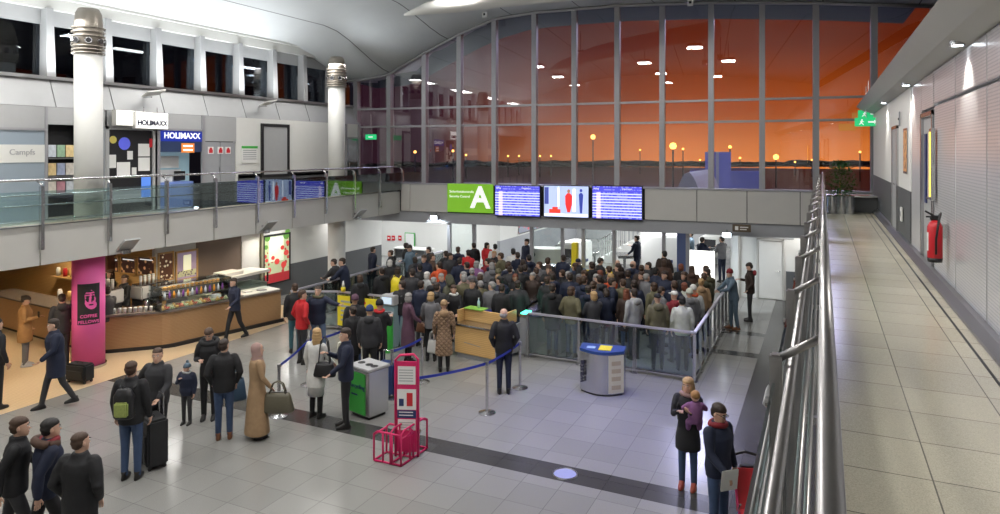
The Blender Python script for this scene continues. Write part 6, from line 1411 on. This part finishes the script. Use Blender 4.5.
# keep bodies apart
OBST = [(-8.0, 15.0, .72), (-7.6, 15.0, .72), (-7.2, 15.0, .72), (-6.75, 15.9, .45), (-6.75, 16.5, .45), (-6.05, 16.4, .45), (-6.05, 17, .45), (-7.2, 17, .45), (-7.2, 17.6, .45)]
for it in range(34):
    for e in plist:
        for ox, oy, orr in OBST:
            d = e[9]-Vector((ox, oy, 0)); l = d.length
            if l < orr: e[9] = Vector((e[9].x, oy+math.sqrt(orr*orr-d.x*d.x)+.01, 0))
    for i in range(len(plist)):
        for j in range(i):
            a, b = plist[i][9], plist[j][9]; d = a-b; d.z = 0; l = d.length
            if l < .50:
                d = d.normalized()*(.50-l)*.5 if l > 1e-3 else Vector((.1, 0, 0)); plist[i][9] = a+d; plist[j][9] = b-d
    for e in plist:
        if -10.4 < e[9].x < -9 and e[9].y < 15.4: continue
        if e[9].x > -6.8: e[9].y = max(e[9].y, 15.95); e[9].x = min(e[9].x, -2.95)
for (x, y, tk, tc, hk, hc, yw, ps, h, p) in plist:
    fem = hk in ('long', 'bob', 'bun')
    cn = {'lightgrey': 'pale grey', 'bluegrey': 'blue-grey', 'darkbrown': 'dark brown', 'darkred': 'dark red', 'pinkgrey': 'pinkish grey', 'offwhite': 'off-white'}
    if (x, y) in special: lb = special[(x, y)]
    else:
        hs = '%s %s' % (cn.get(hc, hc), {'beanie': 'beanie', 'cap': 'cap', 'hood': 'hood'}[hk]) if hk in ('beanie', 'cap', 'hood') else '%s %s hair' % (hn[hk], hc)
        rg = next(r[2] for r in regions if r[0] <= x < r[1]); rw = next(r[2] for r in rows if r[0] <= y < r[1])
        lb = 'person in %s %s, %s, %s %s' % (cn.get(tc, tc), 'coat' if tk == 'coat' else 'jacket', hs, rw, rg)
    extras = []
    if (x, y) == (703, 286): extras = [('scarf', 'orange')]
    if (x, y) == (379, 300): extras = [('scarf', 'red')]
    if (x, y) in ((472, 268), (553, 268), (494, 275)): extras = [('hooddown', 'grey')]
    if (x, y) == (449, 289): extras = [('scarf', 'white')]
    if (x, y) == (441, 262): ps = 'rest'
    if not extras and tk != 'short' and hk not in ('hood',) and random.random() < .4: extras = [('hooddown', tc)]
    o, J = person(p, R(yw)+away(x), h, pose=ps, top=(tk, tc), legs=random.choice(['jeans', 'black', 'charcoal', 'navy']), hair=(hk, hc), skin=0 if random.random() < .85 else 1, fem=fem, bulk=1.1, extras=extras, label=lb, group=None)
    if (x, y) == (398, 267): backpack(o, J, 'yellow', 'yellow', 'yellow backpack worn in the left part of the queue')
    seen.setdefault(lb, []).append((x, o))
for lb, l in seen.items():
    if len(l) > 1:
        l.sort(key=lambda q: q[0])
        for i, (x, o) in enumerate(l): o['label'] = lb+', '+(['leftmost', 'rightmost'] if len(l) == 2 else ['leftmost', 'second', 'third', 'fourth', 'fifth', 'sixth', 'seventh', 'eighth'])[i]
# security staff behind the partition
for i, (x, y, z, c, lb, yw) in enumerate(((470, 238, 30, 'black', 'officer in black far back in the bright hall below the green A sign', 100), (637, 226, 26.4, 'navy', 'officer in dark uniform by the large white scanner, seen to the waist', 60), (691, 232, 28.6, 'bluegrey', 'officer in blue-grey shirt at the scanner right of the blue pillar', 90), (722, 236, 27.5, 'grey', 'officer in grey at the far right of the security hall', 40), (702, 238, 27.0, 'navy', 'officer in navy between the two at the right of the security hall', -40))):
    pz = WY(x, 300, z); person(Vector((pz.x, z, 0)), R(yw)+away(x), 1.78, pose='hold' if i else 'stand', top=('short', c), legs='navy', hair=('short', 'dark'), label=lb)
# ================================================================== LIGHT
Wd = bpy.data.worlds.new('night_sky'); C.world = Wd; Wd.use_nodes = True; nt = Wd.node_tree; bg = nt.nodes['Background']
tc = N(nt, 'ShaderNodeTexCoord'); sx = N(nt, 'ShaderNodeSeparateXYZ'); nt.links.new(tc.outputs['Generated'], sx.inputs[0])
el = N(nt, 'ShaderNodeMapRange'); nt.links.new(sx.outputs[2], el.inputs[0]); el.inputs[1].default_value = -.02; el.inputs[2].default_value = .28
cr = N(nt, 'ShaderNodeValToRGB'); nt.links.new(el.outputs[0], cr.inputs[0]); e = cr.color_ramp.elements
e[0].position = 0; e[0].color = (.95, .28, .05, 1); e[1].position = 1; e[1].color = (.06, .007, .001, 1)
q = cr.color_ramp.elements.new(.25); q.color = (.44, .085, .009, 1); q = cr.color_ramp.elements.new(.55); q.color = (.145, .018, .002, 1)
hx_ = mathn(nt, 'DIVIDE', sx.outputs[0], mathn(nt, 'MAXIMUM', mathn(nt, 'SQRT', mathn(nt, 'ADD', mathn(nt, 'POWER', sx.outputs[0], 2), mathn(nt, 'POWER', sx.outputs[1], 2))), .01))
az = N(nt, 'ShaderNodeMapRange'); nt.links.new(hx_, az.inputs[0]); az.inputs[1].default_value = -.52; az.inputs[2].default_value = -.18
nz = N(nt, 'ShaderNodeTexNoise'); nz.inputs['Scale'].default_value = 3; mp = N(nt, 'ShaderNodeMapping'); mp.inputs['Scale'].default_value = (1, 1, 6); nt.links.new(tc.outputs['Generated'], mp.inputs[0]); nt.links.new(mp.outputs[0], nz.inputs['Vector'])
colr = mixc(nt, az.outputs[0], (.035, .012, .022), cr.outputs[0])
sc_ = N(nt, 'ShaderNodeVectorMath', operation='SCALE'); nt.links.new(colr, sc_.inputs[0]); nt.links.new(mathn(nt, 'MULTIPLY_ADD', nz.outputs['Fac'], .5, .75), sc_.inputs['Scale'])
front = N(nt, 'ShaderNodeMapRange'); nt.links.new(sx.outputs[1], front.inputs[0]); front.inputs[1].default_value = .2; front.inputs[2].default_value = .6
bgc = mixc(nt, front.outputs[0], (.01, .008, .01), sc_.outputs[0])
nt.links.new(bgc, bg.inputs[0]); bg.inputs[1].default_value = 1.15
def area(name, loc, size, e, col=(1, .97, .93), rot=(0, 0, 0), sy=None):
    l = bpy.data.lights.new(name, 'AREA'); l.energy = e; l.size = size; l.color = col
    if sy: l.shape = 'RECTANGLE'; l.size_y = sy
    o = bpy.data.objects.new(name, l); COL.objects.link(o); o.location = loc; o.rotation_euler = rot; return o
for i, (x, y) in enumerate(((-12, 2), (-6, 2), (-12, 7.5), (-6, 7.5), (-12, 12.5), (-6.5, 12.5), (-9, 16.5), (-3, 5), (-2.5, 12), (-4, 17))):
    t = thing('roof_lamp', 'square white lamp high under the roof above the hall', 'lamp', (x, y, 9.55), 0, 'roof lamps')
    S().bbox(-.3, .3, -.3, .3, 0, .12, .02).obj('housing', 'steel', t); S().box(-.26, .26, -.26, .26, -.01, 0).obj('diffuser', 'panel_lamp', t); S().tube([(0, 0, .1), (0, 0, 1.0)], .02, 6).obj('rod', 'steel', t)
    area('roof_lamp_light', (x, y, 9.5), .6, 172)
# added spots without fixtures, put in to brighten the roof vault
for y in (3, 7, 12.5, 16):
    l = bpy.data.lights.new('roof_fill', 'SPOT'); l.energy = 70; l.spot_size = R(140); l.spot_blend = .9; l.shadow_soft_size = .4; l.color = (.92, .97, 1)
    o = bpy.data.objects.new('roof_fill', l); COL.objects.link(o); o.location = (-15.9, y, 7.4); o.rotation_euler = Vector((.75, 0, .66)).to_track_quat('-Z', 'Y').to_euler()
for y in (4, 9, 14, 19):
    t = thing('security_lamp' if False else 'added_gallery_strip', 'added white light strip above the gallery walk out of view', 'lamp', (XW+.9, y, 8.3), 0, 'added gallery lights') if False else None
    area('gallery_fill', (XW+1.3, y, 8.2), .5, 80, sy=2.0)  # added fill without a fixture, brightens the gallery shops
for i, (x, y) in enumerate(((-18.5, 25), (-15, 25.5), (-10.5, 26.5), (-10.5, 31), (-7, 27), (-7, 32), (-4.8, 28.5), (-6, 36), (-11, 36))):
    t = thing('security_ceiling_light', 'square ceiling light in the bright security hall', 'light', (x, y, 2.88), 0, 'security hall ceiling lights')
    S().box(-.3, .3, -.3, .3, -.02, .02).obj('frame', 'white', t); S().box(-.27, .27, -.27, .27, -.03, -.02).obj('diffuser', 'panel_lamp', t)
    area('security_light', (x, y, 2.83), .55, 110, (.96, .98, 1))
for x, y in ((-3.6, 11.6), (-2.9, 13.5)):  # made-up lamps, added to throw a blue tint on the floor
    t = thing('added_blue_lamp', 'added round blue-violet lamp under the roof, tinting the open floor', 'lamp', (x, y, 9.4), 0, 'added blue lamps')
    S().cyl(0, 0, 0, .25, .14, 16).obj('housing', 'steel', t); S().cyl(0, 0, -.01, 0, .11, 16).obj('lens', 'holi_blue', t); S().tube([(0, 0, .2), (0, 0, 1.1)], .02, 6).obj('rod', 'steel', t)
    l = bpy.data.lights.new('added_blue_beam', 'SPOT'); l.energy = 1350; l.spot_size = R(50); l.spot_blend = 1; l.shadow_soft_size = .15; l.color = (.16, .16, 1)
    o = bpy.data.objects.new('added_blue_beam', l); COL.objects.link(o); o.location = (x, y, 9.36); o.rotation_euler = (0, 0, 0)
area('door_bay_light', (-.6, 24.2, 2.85), .5, 45)
for x, y in ((-1, 24.2),):
    t = thing('bay_light', 'square ceiling light before the white door', 'light', (x, y, 2.88)); S().box(-.3, .3, -.3, .3, -.02, .02).obj('frame', 'white', t); S().box(-.27, .27, -.27, .27, -.03, -.02).obj('diffuser', 'panel_lamp', t)
area('cove_uplight', (-16.75, 7.2, 7.02), .2, 560, (.94, .98, 1), (R(180), 0, 0), 21.5)
for i, (x, y, e_) in enumerate(((-8, 50, 2500), (-25, 60, 2500), (0, 62, 2500), (-40, 90, 4000))): area('apron_fill', (x, y, 16), 2, e_, (.62, .66, 1))  # added fill outdoors so the blue block and apron show up
for y in (6, 12, 18, 21): area('wall_wash', (-16.6, y, 2.62) if y > 17 else (-14.9, y, 2.62), .3, 18)
C.view_settings.view_transform = 'Standard'; C.view_settings.look = 'None'; C.view_settings.gamma = 1; C.view_settings.use_curve_mapping = False
C.view_settings.exposure = 0.0
C.cycles.max_bounces = 8; C.cycles.diffuse_bounces = 3; C.cycles.glossy_bounces = 4; C.cycles.transparent_max_bounces = 24; C.cycles.transmission_bounces = 4
C.cycles.sample_clamp_indirect = 4; C.cycles.use_denoising = True; C.cycles.caustics_reflective = False; C.cycles.caustics_refractive = False
